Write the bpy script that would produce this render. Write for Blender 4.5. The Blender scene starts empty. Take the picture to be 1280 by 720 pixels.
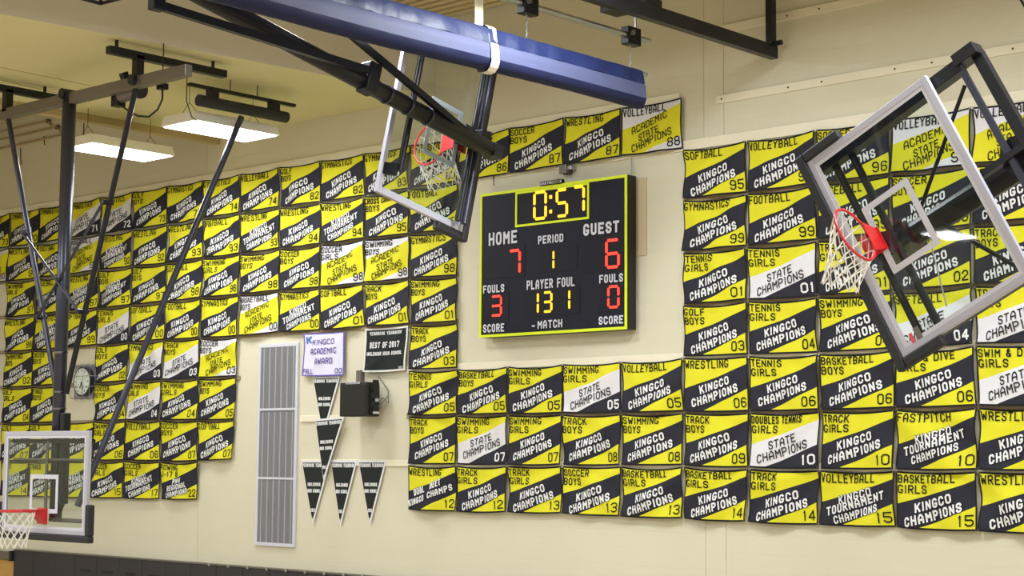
import bpy, bmesh, math, random
from mathutils import Vector, Matrix
random.seed(7)
sc = bpy.context.scene
COL = sc.collection
# ------------------------------------------------------------------ camera
RX = Vector((0.73776787, 0.67501668, 0.00714466))
UP = Vector((0.06238036, -0.07871029, 0.99494391))
FW = Vector((-0.6721661, 0.73359196, 0.10017771))
CAM = Vector((17.3117, -15.855, 3.70))
FPX = 2126.78
cd = bpy.data.cameras.new('camera'); cam = bpy.data.objects.new('camera', cd); COL.objects.link(cam)
cam.matrix_world = Matrix(((RX.x, UP.x, -FW.x, CAM.x), (RX.y, UP.y, -FW.y, CAM.y), (RX.z, UP.z, -FW.z, CAM.z), (0, 0, 0, 1)))
cd.sensor_width = 36; cd.lens = FPX / 1280 * 36; cd.clip_end = 200
sc.camera = cam
# ------------------------------------------------------------------ world, exposure
w = bpy.data.worlds.new('world'); sc.world = w; w.use_nodes = True
w.node_tree.nodes['Background'].inputs[0].default_value = (1, 1, 1, 1)
w.node_tree.nodes['Background'].inputs[1].default_value = .35
sc.view_settings.view_transform = 'Standard'; sc.view_settings.look = 'None'
sc.view_settings.gamma = 1; sc.view_settings.use_curve_mapping = False
sc.view_settings.exposure = 0.22
LAMP_W = 128.0            # watts of each ceiling fixture
LAMP_COL = (.935, .975, .975)

# ------------------------------------------------------------------ helpers
def at(px, py, x=None, y=None, z=None):
    """point of the room seen at pixel (px,py) on the plane x=, y= or z="""
    d = FW + RX * ((px - 640) / FPX) - UP * ((py - 360) / FPX)
    if x is not None: t = (x - CAM.x) / d.x
    elif y is not None: t = (y - CAM.y) / d.y
    else: t = (z - CAM.z) / d.z
    return CAM + d * t

def srgb(r, g, b):
    f = lambda c: (c / 255 / 12.92) if c / 255 <= .04045 else ((c / 255 + .055) / 1.055) ** 2.4
    return (f(r), f(g), f(b), 1)

def mat(name, col, rough=.6, metal=0, noise=0, nscale=8, bump=0, bscale=60, spec=.5, coat=0, emit=None, estr=0):
    m = bpy.data.materials.new(name); m.use_nodes = True
    nt = m.node_tree; b = nt.nodes['Principled BSDF']
    b.inputs['Base Color'].default_value = col; b.inputs['Roughness'].default_value = rough
    b.inputs['Metallic'].default_value = metal; b.inputs['Specular IOR Level'].default_value = spec
    b.inputs['Coat Weight'].default_value = coat
    if emit: b.inputs['Emission Color'].default_value = emit; b.inputs['Emission Strength'].default_value = estr
    tc = nt.nodes.new('ShaderNodeTexCoord')
    if noise:
        n = nt.nodes.new('ShaderNodeTexNoise'); n.inputs['Scale'].default_value = nscale; n.inputs['Detail'].default_value = 4
        nt.links.new(tc.outputs['Object'], n.inputs['Vector'])
        mx = nt.nodes.new('ShaderNodeMix'); mx.data_type = 'RGBA'; mx.blend_type = 'MULTIPLY'
        mx.inputs[6].default_value = col
        r = nt.nodes.new('ShaderNodeMapRange'); r.inputs[3].default_value = 1 - noise; r.inputs[4].default_value = 1 + noise * .3
        nt.links.new(n.outputs['Fac'], r.inputs[0]); nt.links.new(r.outputs[0], mx.inputs[7]); mx.inputs[0].default_value = 1
        nt.links.new(mx.outputs[2], b.inputs['Base Color'])
    if bump:
        n2 = nt.nodes.new('ShaderNodeTexNoise'); n2.inputs['Scale'].default_value = bscale; n2.inputs['Detail'].default_value = 3
        nt.links.new(tc.outputs['Object'], n2.inputs['Vector'])
        bp = nt.nodes.new('ShaderNodeBump'); bp.inputs['Strength'].default_value = bump; bp.inputs['Distance'].default_value = .01
        nt.links.new(n2.outputs['Fac'], bp.inputs['Height']); nt.links.new(bp.outputs[0], b.inputs['Normal'])
    return m

def math_node(nt, op, a, b=None, c=None):
    n = nt.nodes.new('ShaderNodeMath'); n.operation = op
    for i, v in enumerate((a, b, c)):
        if v is None: continue
        if isinstance(v, (int, float)): n.inputs[i].default_value = v
        else: nt.links.new(v, n.inputs[i])
    return n.outputs[0]

def cloth_mat(name, top, band, bottom, t1, t2, hem=(.020, .034), hemcol=srgb(22, 22, 28)):
    """printed/sewn cloth: three colour fields split by two slanting lines, dark hem"""
    m = bpy.data.materials.new(name); m.use_nodes = True; nt = m.node_tree; b = nt.nodes['Principled BSDF']
    b.inputs['Roughness'].default_value = .75; b.inputs['Specular IOR Level'].default_value = .3
    uv = nt.nodes.new('ShaderNodeUVMap'); uv.uv_map = 'UV'
    sp = nt.nodes.new('ShaderNodeSeparateXYZ'); nt.links.new(uv.outputs[0], sp.inputs[0])
    U, V = sp.outputs[0], sp.outputs[1]
    def line(t):
        e = math_node(nt, 'MULTIPLY_ADD', U, t[1], t[0])       # a + b*u
        return math_node(nt, 'GREATER_THAN', V, e)
    def mix(f, a, c):
        n = nt.nodes.new('ShaderNodeMix'); n.data_type = 'RGBA'
        nt.links.new(f, n.inputs[0])
        for i, v in ((6, a), (7, c)):
            if isinstance(v, tuple): n.inputs[i].default_value = v
            else: nt.links.new(v, n.inputs[i])
        return n.outputs[2]
    c = mix(line(t1), top, band)
    c = mix(line(t2), c, bottom)
    h = math_node(nt, 'MAXIMUM', math_node(nt, 'LESS_THAN', U, hem[0]), math_node(nt, 'GREATER_THAN', U, 1 - hem[0]))
    h = math_node(nt, 'MAXIMUM', h, math_node(nt, 'LESS_THAN', V, hem[1]))
    h = math_node(nt, 'MAXIMUM', h, math_node(nt, 'GREATER_THAN', V, 1 - hem[1]))
    c = mix(h, c, hemcol)
    nt.links.new(c, b.inputs['Base Color'])
    return m

def link(name, me, parent=None):
    o = bpy.data.objects.new(name, me); COL.objects.link(o)
    if parent: o.parent = parent
    return o
def tag(o, label=None, cat=None, group=None, kind=None):
    if label: o['label'] = label
    if cat: o['category'] = cat
    if group: o['group'] = group
    if kind: o['kind'] = kind
    return o
def empty(name, loc, label=None, cat=None, group=None):
    o = bpy.data.objects.new(name, None); COL.objects.link(o); o.location = loc; o.empty_display_size = .1
    return tag(o, label, cat, group)

class MB:
    """collects shapes in world space; build() links them as one mesh (vertices relative to the parent's origin)"""
    def __init__(s): s.v = []; s.f = []; s.mi = []; s.uv = None
    def add(s, vs, fs, mi=0):
        k = len(s.v); s.v += [tuple(v) for v in vs]; s.f += [tuple(i + k for i in f) for f in fs]; s.mi += [mi] * len(fs); return s
    def box(s, lo, hi, mi=0):
        x0, y0, z0 = lo; x1, y1, z1 = hi
        return s.add([(x0,y0,z0),(x1,y0,z0),(x1,y1,z0),(x0,y1,z0),(x0,y0,z1),(x1,y0,z1),(x1,y1,z1),(x0,y1,z1)],
                     [(0,3,2,1),(4,5,6,7),(0,1,5,4),(1,2,6,5),(2,3,7,6),(3,0,4,7)], mi)
    def bar(s, a, b, wd, hg=None, up=(0, 0, 1), mi=0):
        """rectangular bar a->b; hg along up"""
        a, b = Vector(a), Vector(b); hg = hg or wd; d = (b - a).normalized(); up = Vector(up)
        if abs(d.dot(up)) > .97: up = Vector((1, 0, 0)) if abs(d.x) < .9 else Vector((0, 1, 0))
        r = d.cross(up).normalized(); u = r.cross(d)
        c = [(-1,-1),(1,-1),(1,1),(-1,1)]
        vs = [p + r * (i * wd / 2) + u * (j * hg / 2) for p in (a, b) for i, j in c]
        return s.add(vs, [(3,2,1,0),(4,5,6,7),(0,1,5,4),(1,2,6,5),(2,3,7,6),(3,0,4,7)], mi)
    def tube(s, pts, r, n=10, mi=0, cap=True):
        pts = [Vector(p) for p in pts]; rr = r if isinstance(r, (list, tuple)) else [r] * len(pts)
        prev = None; rings = []
        for i, p in enumerate(pts):
            d = (pts[min(i + 1, len(pts) - 1)] - pts[max(i - 1, 0)]).normalized()
            if prev is None:
                ref = Vector((0, 0, 1)) if abs(d.z) < .9 else Vector((1, 0, 0)); x = d.cross(ref).normalized()
            else: x = (prev - d * prev.dot(d)).normalized()
            prev = x; y = d.cross(x)
            rings.append([p + (x * math.cos(t) + y * math.sin(t)) * rr[i] for t in [2 * math.pi * k / n for k in range(n)]])
        vs = [v for g in rings for v in g]; fs = []
        for i in range(len(pts) - 1):
            for k in range(n):
                a = i * n + k; b = i * n + (k + 1) % n; fs.append((a, b, b + n, a + n))
        if cap: fs.append(tuple(range(n))[::-1]); fs.append(tuple(range((len(pts) - 1) * n, len(pts) * n)))
        return s.add(vs, fs, mi)
    def prism(s, poly, off, mi=0):
        """polygon (3-D points) extruded by off"""
        n = len(poly); off = Vector(off); P = [Vector(p) for p in poly]
        vs = P + [p + off for p in P]
        fs = [tuple(range(n))[::-1], tuple(range(n, 2 * n))] + [(i, (i + 1) % n, (i + 1) % n + n, i + n) for i in range(n)]
        return s.add(vs, fs, mi)
    def build(s, name, mats, parent=None, smooth=False, bevel=0):
        me = bpy.data.meshes.new(name)
        o0 = Vector(parent.matrix_world.translation) if parent and not parent.parent else Vector()
        if parent: 
            o0 = Vector(); q = parent
            while q: o0 += q.location; q = q.parent
        me.from_pydata([Vector(v) - o0 for v in s.v], [], s.f)
        if not isinstance(mats, (list, tuple)): mats = [mats]
        for m in mats: me.materials.append(m)
        me.polygons.foreach_set('material_index', s.mi)
        if s.uv:
            l = me.uv_layers.new(name='UV')
            for lp in me.loops: l.data[lp.index].uv = s.uv[lp.vertex_index]
        bm = bmesh.new(); bm.from_mesh(me)
        if not s.uv: bmesh.ops.recalc_face_normals(bm, faces=bm.faces)
        bm.to_mesh(me); bm.free()
        if smooth: me.polygons.foreach_set('use_smooth', [True] * len(me.polygons))
        me.update()
        o = link(name, me, parent)
        if bevel:
            b = o.modifiers.new('bevel', 'BEVEL'); b.width = bevel; b.segments = 2; b.limit_method = 'ANGLE'
        return o

# ------------------------------------------------------------------ block lettering drawn as strokes on a 4 x 6 grid
GL = {
 'A': ['0,0 0,4 1.3,6 2.7,6 4,4 4,0', '0,2.2 4,2.2'], 'B': ['0,0 0,6 3,6 4,5 4,4 3,3.1 0,3.1', '3,3.1 4,2.2 4,1 3,0 0,0'],
 'C': ['4,4.8 4,5 3,6 1,6 0,5 0,1 1,0 3,0 4,1 4,1.4'], 'D': ['0,0 0,6 3,6 4,5 4,1 3,0 0,0'],
 'E': ['4,6 0,6 0,0 4,0', '0,3.1 3.2,3.1'], 'F': ['4,6 0,6 0,0', '0,3.1 3.2,3.1'],
 'G': ['4,5 3,6 1,6 0,5 0,1 1,0 3,0 4,1 4,2.4 2.7,2.4'], 'H': ['0,0 0,6', '4,0 4,6', '0,3 4,3'], 'I': ['2,0 2,6'],
 'J': ['4,6 4,1 3,0 1,0 0,1 0,1.6'], 'K': ['0,0 0,6', '4,6 .4,2.6', '1.6,3.6 4,0'], 'L': ['0,6 0,0 3.8,0'],
 'M': ['0,0 0,6 2,2.6 4,6 4,0'], 'N': ['0,0 0,6 4,0 4,6'], 'O': ['0,1 0,5 1,6 3,6 4,5 4,1 3,0 1,0 0,1'],
 'P': ['0,0 0,6 3,6 4,5 4,3.8 3,2.8 0,2.8'], 'Q': ['0,1 0,5 1,6 3,6 4,5 4,1 3,0 1,0 0,1', '2.4,1.6 4,0'],
 'R': ['0,0 0,6 3,6 4,5 4,3.8 3,2.9 0,2.9', '2,2.9 4,0'], 'S': ['4,4.7 4,5 3,6 1,6 0,5 0,4.1 1,3.2 3,2.8 4,1.9 4,1 3,0 1,0 0,1 0,1.3'],
 'T': ['0,6 4,6', '2,6 2,0'], 'U': ['0,6 0,1 1,0 3,0 4,1 4,6'], 'V': ['0,6 2,0 4,6'], 'W': ['0,6 .8,0 2,4 3.2,0 4,6'],
 'X': ['0,0 4,6', '0,6 4,0'], 'Y': ['0,6 2,3 4,6', '2,3 2,0'], 'Z': ['0,6 4,6 0,0 4,0'],
 '0': ['0,1 0,5 1,6 3,6 4,5 4,1 3,0 1,0 0,1'], '1': ['1,5 2,6 2,0'], '2': ['0,4.6 0,5 1,6 3,6 4,5 4,3.8 0,.8 0,0 4,0'],
 '3': ['0,5 1,6 3,6 4,5 4,4 3,3.1 1.6,3.1', '3,3.1 4,2.2 4,1 3,0 1,0 0,1'], '4': ['3,0 3,6 0,2 0,1.6 4,1.6'],
 '5': ['4,6 0,6 0,3.4 3,3.4 4,2.5 4,1 3,0 1,0 0,1'], '6': ['4,5 3,6 1,6 0,5 0,1 1,0 3,0 4,1 4,2.4 3,3.3 0,3.3'],
 '7': ['0,6 4,6 4,5 1.6,0'], '8': ['1,3.1 0,4 0,5 1,6 3,6 4,5 4,4 3,3.1 1,3.1 0,2.2 0,1 1,0 3,0 4,1 4,2.2 3,3.1'],
 '9': ['0,1 1,0 3,0 4,1 4,5 3,6 1,6 0,5 0,3.7 1,2.8 4,2.8'], '&': ['4,0 1,4 1,5 1.6,6 2.4,6 3,5 3,4.4 0,2 0,1 1,0 2.6,0 4,2'],
 '-': ['1,2.6 3,2.6'], ' ': [], '.': ['1.8,0 2.2,0'],
}
GL = {k: [[tuple(map(float, p.split(','))) for p in s.split()] for s in v] for k, v in GL.items()}
def strokes(text, W, H, sw, grow=0):
    """quads (lists of 4 2-D points) for text filling W x H; sw stroke width; grow widens the strokes"""
    wt = [{'I': .42, '1': .55, ' ': .6, 'M': 1.12, 'W': 1.2, '-': .8}.get(ch, 1) for ch in text]
    gp = .27; unit = W / (sum(wt) + gp * (len(text) - 1)); out = []; x_ = 0
    for ch, wc in zip(text, wt):
        lw = unit * wc; X0 = x_; x_ += lw + unit * gp
        for pl in GL.get(ch, []):
            sx = (lw - sw) / 4; sy = (H - sw) / 6; hw = sw / 2 + grow
            P = [Vector((X0 + sw / 2 + (p[0] - (1.2 if ch == '1' else 0) * 0) * sx, sw / 2 + p[1] * sy)) for p in pl]
            closed = (P[0] - P[-1]).length < 1e-6
            m = len(P)
            def ext(d1, d2):
                if d1 is None or d2 is None: return hw
                t = math.atan2(abs(d1.x * d2.y - d1.y * d2.x), d1.dot(d2))
                return hw * math.tan(t / 2) if t < 1.65 else hw * .45
            D = [(P[j + 1] - P[j]).normalized() for j in range(m - 1)]
            for j in range(m - 1):
                d = D[j]; nn = Vector((-d.y, d.x)) * hw
                e0 = ext(D[j - 1] if j > 0 else (D[-1] if closed else None), d)
                e1 = ext(d, D[j + 1] if j < m - 2 else (D[0] if closed else None))
                a, b = P[j] - d * e0, P[j + 1] + d * e1
                out.append([a - nn, b - nn, b + nn, a + nn])
    return out
def flat_text(mb, text, org, ux, uy, W, H, sw, mi=0, grow=0):
    """lettering on a plane: org + ux*x + uy*y"""
    org, ux, uy = Vector(org), Vector(ux), Vector(uy)
    nz = ux.cross(uy).normalized()
    for i, q in enumerate(strokes(text, W, H, sw, grow)): mb.add([org + ux * p.x + uy * p.y + nz * (.0002 * (i % 9)) for p in q], [(0, 1, 2, 3)], mi)

# ------------------------------------------------------------------ materials
def wall_mat(name, col, blocks=False):
    m = mat(name, col, .7, noise=.07, nscale=.7, bump=.15, bscale=40, spec=.25)
    if blocks:
        nt = m.node_tree; tc = nt.nodes.new('ShaderNodeTexCoord'); mp = nt.nodes.new('ShaderNodeMapping')
        mp.inputs['Rotation'].default_value = (math.pi / 2, 0, 0)
        nt.links.new(tc.outputs['Object'], mp.inputs[0])
        br = nt.nodes.new('ShaderNodeTexBrick'); br.inputs['Scale'].default_value = 1; br.inputs['Brick Width'].default_value = .41
        br.inputs['Row Height'].default_value = .205; br.inputs['Mortar Size'].default_value = .006
        nt.links.new(mp.outputs[0], br.inputs['Vector'])
        bp = nt.nodes.new('ShaderNodeBump'); bp.inputs['Strength'].default_value = .35; bp.inputs['Distance'].default_value = .004; bp.invert = True
        nt.links.new(br.outputs['Fac'], bp.inputs['Height'])
        nt.links.new(bp.outputs[0], nt.nodes['Principled BSDF'].inputs['Normal'])
    return m
M = {}
M['wall'] = wall_mat('painted_wall', srgb(222, 218, 198), True)
M['wall2'] = wall_mat('side_wall_paint', srgb(216, 210, 186))
M['soffit'] = wall_mat('soffit_paint', srgb(226, 220, 176))
M['bulk'] = wall_mat('bulkhead_light_tone', srgb(226, 222, 210))  # side face of the soffit box; its different lighting put into the colour
M['deck'] = mat('roof_deck_paint', srgb(92, 76, 54), .7, noise=.1)
M['rib'] = mat('roof_rib_paint', srgb(205, 190, 150), .6)
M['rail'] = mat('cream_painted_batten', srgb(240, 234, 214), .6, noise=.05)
M['railshade'] = mat('shaded_cream_batten', srgb(158, 142, 114), .7, noise=.1)  # cream batten with the shade between banner rows put into its colour
M['screw'] = mat('dark_screw', srgb(70, 60, 50), .5, .5)
M['floor'] = mat('maple_floor', srgb(204, 186, 156), .25, noise=.2, nscale=3)
M['charcoal'] = srgb(40, 41, 54); M['yellow'] = srgb(226, 221, 44); M['white'] = srgb(228, 228, 238)
Y, K, WH = M['yellow'], M['charcoal'], M['white']
M['b_k'] = cloth_mat('banner_yellow_charcoal', Y, K, Y, (.585, -.45), (1.145, -.565))
M['b_s'] = cloth_mat('banner_yellow_white', Y, WH, K, (.59, -.46), (1.10, -.53))
M['b_a'] = cloth_mat('banner_white_yellow', WH, Y, WH, (.48, -.38), (1.13, -.40))
M['b_p'] = cloth_mat('banner_lavender', srgb(222, 220, 248), srgb(222, 220, 248), srgb(222, 220, 248), (2, 0), (2, 0), (.03, .03), srgb(110, 100, 190))
M['b_d'] = cloth_mat('banner_black', srgb(28, 34, 36), srgb(28, 34, 36), srgb(28, 34, 36), (2, 0), (2, 0), (.035, .04), srgb(225, 228, 226))
M['ink'] = mat('black_print', srgb(30, 30, 28), .8, spec=.2)
M['inkw'] = mat('white_print', srgb(232, 234, 240), .75, spec=.2)
M['inkk'] = mat('black_outline_print', srgb(18, 18, 24), .8, spec=.2)
M['inkp'] = mat('purple_print', srgb(70, 60, 140), .8)
M['inkb'] = mat('blue_print', srgb(70, 120, 200), .8)
M['brass'] = mat('grommet_metal', srgb(120, 115, 110), .4, .8)
M['steel'] = mat('black_steel', srgb(34, 35, 42), .38, .35, noise=.1, nscale=5)
M['gunmetal'] = mat('grey_blue_steel', srgb(70, 72, 88), .32, .6, noise=.15, nscale=4)
M['greysteel'] = mat('grey_steel', srgb(128, 122, 118), .4, .6, noise=.15, nscale=5)
M['alu'] = mat('white_aluminium', srgb(190, 190, 208), .35, .15)
M['whitepaint'] = mat('white_paint', srgb(212, 214, 230), .5)
M['lightsteel'] = mat('satin_light_steel', srgb(112, 114, 126), .3, .6)
M['pad'] = mat('black_rubber_pad', srgb(38, 38, 46), .6, bump=.1)
M['red'] = mat('red_rim_paint', srgb(205, 32, 40), .35, coat=.3)
M['net'] = mat('white_net_cord', srgb(235, 232, 226), .8)
M['blue'] = mat('blue_vinyl', srgb(30, 44, 94), .5, noise=.35, nscale=3, bump=.9, bscale=7)
M['bluel'] = mat('pale_blue_mesh_vinyl', srgb(84, 90, 128), .65, noise=.1, nscale=5)
M['navy'] = mat('shaded_navy_vinyl', srgb(28, 34, 74), .62, spec=.3)  # navy vinyl, partly darkened by underside shade put into the colour
M['strap'] = mat('cream_webbing', srgb(232, 224, 204), .7)
M['pipe'] = mat('galvanised_pipe', srgb(180, 184, 188), .3, .8)
M['box'] = mat('black_cabinet', srgb(18, 18, 20), .5)
M['face'] = mat('scoreboard_face', srgb(22, 25, 42), .5, spec=.22)
M['neon'] = mat('fluorescent_yellow_stripe', srgb(222, 240, 20), .5)
M['led_y'] = mat('amber_led', (1, .5, .02, 1), .5, emit=(1, .50, .02, 1), estr=1.15)
M['led_r'] = mat('red_led', (1, .05, .02, 1), .5, emit=(1, .045, .03, 1), estr=1.0)
M['led_o'] = mat('unlit_window', srgb(22, 22, 36), .5, spec=.22)
M['lens'] = mat('lamp_lens', (1, 1, 1, 1), .5, emit=(1, .98, .95, 1), estr=6)
M['lampbody'] = mat('lamp_housing', srgb(250, 248, 245), .5)
M['louver'] = mat('grey_louver', srgb(140, 140, 150), .5, .2, noise=.1, nscale=3)
M['louverd'] = mat('dark_duct_lining', srgb(130, 130, 140), .6)
M['speaker'] = mat('speaker_cabinet', srgb(40, 36, 38), .55)
M['clockface'] = mat('clock_dial', srgb(220, 232, 226), .4)
M['padv'] = mat('charcoal_wall_pad', srgb(50, 48, 56), .5, noise=.1, nscale=2)
M['wood'] = mat('honey_wood', srgb(210, 165, 90), .4, noise=.15, nscale=6)
M['conduit'] = mat('conduit_paint', srgb(170, 150, 110), .5)
M['tan'] = mat('tan_steel', srgb(190, 172, 130), .5)
M['pink'] = mat('pink_tape', srgb(225, 90, 110), .5)
g = bpy.data.materials.new('board_glass'); g.use_nodes = True; nt = g.node_tree; nt.nodes.clear()
o_ = nt.nodes.new('ShaderNodeOutputMaterial'); tr = nt.nodes.new('ShaderNodeBsdfTransparent'); gl = nt.nodes.new('ShaderNodeBsdfGlossy')
mx = nt.nodes.new('ShaderNodeMixShader'); lw = nt.nodes.new('ShaderNodeLayerWeight'); lw.inputs[0].default_value = .5
tr.inputs[0].default_value = (.91, .95, .945, 1); gl.inputs['Roughness'].default_value = .02
nt.links.new(math_node(nt, 'MULTIPLY_ADD', math_node(nt, 'POWER', lw.outputs['Facing'], 5.0), .8, .035), mx.inputs[0]); nt.links.new(tr.outputs[0], mx.inputs[1]); nt.links.new(gl.outputs[0], mx.inputs[2]); nt.links.new(mx.outputs[0], o_.inputs[0])
M['glass'] = g

# ================================================================== SETTING
S = .9144                                    # column pitch of the banner grid
def colx(c): return (c - 10) * S
def rowz(b): return 5.4866 - (b - 4) * .616
ZC = 8.55; ZD = 9.62
def struct(name, mb, m, **k): return tag(mb.build(name, m, **k), kind='structure')
seams = [at(259, 200, y=0).x, at(880, 170, y=0).x, at(905, 170, y=0).x]
mb = MB(); xs = [-12] + sorted(seams) + [24]
for i in range(len(xs) - 1): mb.box((xs[i] + (.0028 if i else 0), 0, 0), (xs[i + 1] - .0028, .02, ZD + .1))
mb.box((-12, .021, 0), (24, .25, ZD + .1))
struct('wall_back', mb, M['wall'])
struct('wall_left', MB().box((-12.25, -32, 0), (-12, .25, ZD + .1)), M['wall2'])
struct('wall_right', MB().box((24, -32, 0), (24.25, .25, ZD + .1)), M['wall2'])
struct('wall_front', MB().box((-12.25, -32.25, 0), (24.25, -32, ZD + .1)), M['wall2'])
struct('floor', MB().box((-12.25, -32.25, -.1), (24.25, .25, 0)), M['floor'])
ceil = struct('ceiling', MB().box((-12.25, -32.25, ZD), (24.25, .25, ZD + .2)), M['deck'])
mb = MB()
for i in range(90):
    y = -.10 - i * .17
    mb.box((1.37 + y * .105, y - .05, ZD - .05), (23.9, y + .05, ZD + .01)); mb.box((-11.9, y - .05, ZD - .05), (-3.6, y + .05, ZD + .01))
tag(mb.build('roof_rib', M['rib'], ceil), kind='stuff')
# dropped soffit over the left part of the wall
sof = struct('trim_1', MB().prism([(-3.3, -31.9, ZC), (-1.99, -31.9, ZC), (1.35, -.002, ZC), (-3.3, -.002, ZC)], (0, 0, .03)), M['soffit'])
MB().prism([(-2.06, -31.9, ZC + .002), (-1.987, -31.9, ZC + .002), (1.353, -.002, ZC + .002), (1.28, -.002, ZC + .002)], (0, 0, ZD - ZC)).build('soffit_face', M['bulk'], sof)
MB().box((-3.45, -31.9, ZC - .1), (-3.28, -.002, ZC + .05)).build('edge_beam', M['tan'], sof)
for (a, b_) in (((0, 84), (112, 107)), ((0, 100), (78, 118))):
    p, q_ = at(*a, z=ZC - .003), at(*b_, z=ZC - .003)
    MB().bar(p, q_, .012, .006).build('panel_joint', M['tan'], sof)

# cream battens the banners hang from, each a board fixed to the wall
def batten(name_lab, x0, x1, z, hgt=.075, screws=True, zr=None):
    z1 = z if zr is None else zr
    e = empty('wall_batten', (x0, 0, z)); tag(e, name_lab, 'batten', 'cream battens on the wall')
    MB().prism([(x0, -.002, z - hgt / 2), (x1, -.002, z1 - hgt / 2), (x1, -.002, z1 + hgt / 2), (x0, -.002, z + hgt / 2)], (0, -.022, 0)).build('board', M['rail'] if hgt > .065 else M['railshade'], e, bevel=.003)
    if screws:
        n = max(2, int((x1 - x0) / .62))
        for i in range(n):
            t = (i + .35 * (i % 2)) / (n - .4); x = x0 + .08 + (x1 - x0 - .16) * min(1, t); z_ = z + (z1 - z) * (x - x0) / (x1 - x0)
            MB().tube([(x, -.022, z_), (x, -.029, z_)], .011, 8).build('screw', M['screw'], e)
def wx(px, py): return at(px, py, y=-.02)
batten('cream batten along the top row of banners, ending right of the white volleyball one', -11, wx(849, 122).x, rowz(0) - .01, .13, False)
batten('cream batten running just above the scoreboard and under four banners', colx(12) - .1, wx(1290, 120).x + 2, rowz(1) + .03, .12, False)
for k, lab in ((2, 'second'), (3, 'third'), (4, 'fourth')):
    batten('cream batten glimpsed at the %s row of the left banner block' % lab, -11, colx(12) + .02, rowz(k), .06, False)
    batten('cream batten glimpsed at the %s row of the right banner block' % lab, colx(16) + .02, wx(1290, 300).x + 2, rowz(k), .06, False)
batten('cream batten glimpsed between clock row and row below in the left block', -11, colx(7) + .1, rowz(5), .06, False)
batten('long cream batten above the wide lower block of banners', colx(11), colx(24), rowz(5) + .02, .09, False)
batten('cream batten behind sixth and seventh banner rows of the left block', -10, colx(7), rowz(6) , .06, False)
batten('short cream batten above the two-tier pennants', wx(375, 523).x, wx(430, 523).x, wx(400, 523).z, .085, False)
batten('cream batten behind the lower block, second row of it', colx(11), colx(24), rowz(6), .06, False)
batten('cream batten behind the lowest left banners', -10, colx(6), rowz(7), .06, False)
batten('cream batten from the three pennants to behind the lowest right banners', wx(376, 580).x, colx(24), rowz(7) + .0, .085, False)
batten('upper of two bare battens with screws, upper right wall', wx(897, 38).x, wx(1058, 3).x + 4, wx(897, 38).z, .095, True, wx(1058, 3).z + .03)
batten('lower of two bare battens with screws, upper right wall', wx(895, 125).x, wx(1280, 58).x + .8, wx(895, 125).z, .095, True, wx(1280, 58).z)

# wall pads along the foot of the wall
wp = struct('trim_2', MB().box((-8.5, -.03, .08), (23.5, -.001, 2.1)), M['padv'])
for i in range(52):
    x = -8.5 + i * .612
    MB().box((x + .003, -.1, .1), (x + .609, -.03, 2.115)).build('pad_panel', M['padv'], wp, bevel=.012)
    if i in (3,4,5,6,7,8,9): MB().box((x + .16, -.103, 1.86), (x + .44, -.1, 1.90)).build('pad_slot', M['box'], wp)
MB().box((-8.5, -.11, 2.115), (23.5, -.002, 2.135)).build('top_strip', M['greysteel'], wp)
for i in range(16):
    p = at(262 + i * 24, 702 + i * 1.2, y=-.11)
    MB().box((p.x - .02, -.125, 2.10), (p.x + .02, -.105, 2.145)).build('top_clip', M['pipe'], wp)
dr = struct('trim_3', MB().box((-11.9, -.03, 0), (-8.56, -.002, 1.93)), M['wood'])
MB().box((-11.9, -.12, 1.96), (-8.53, -.002, 2.08)).build('rail_cap', M['greysteel'], dr)
MB().box((-8.58, -.14, 1.93), (-8.50, -.002, 2.10)).build('rail_end', M['box'], dr)

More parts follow.
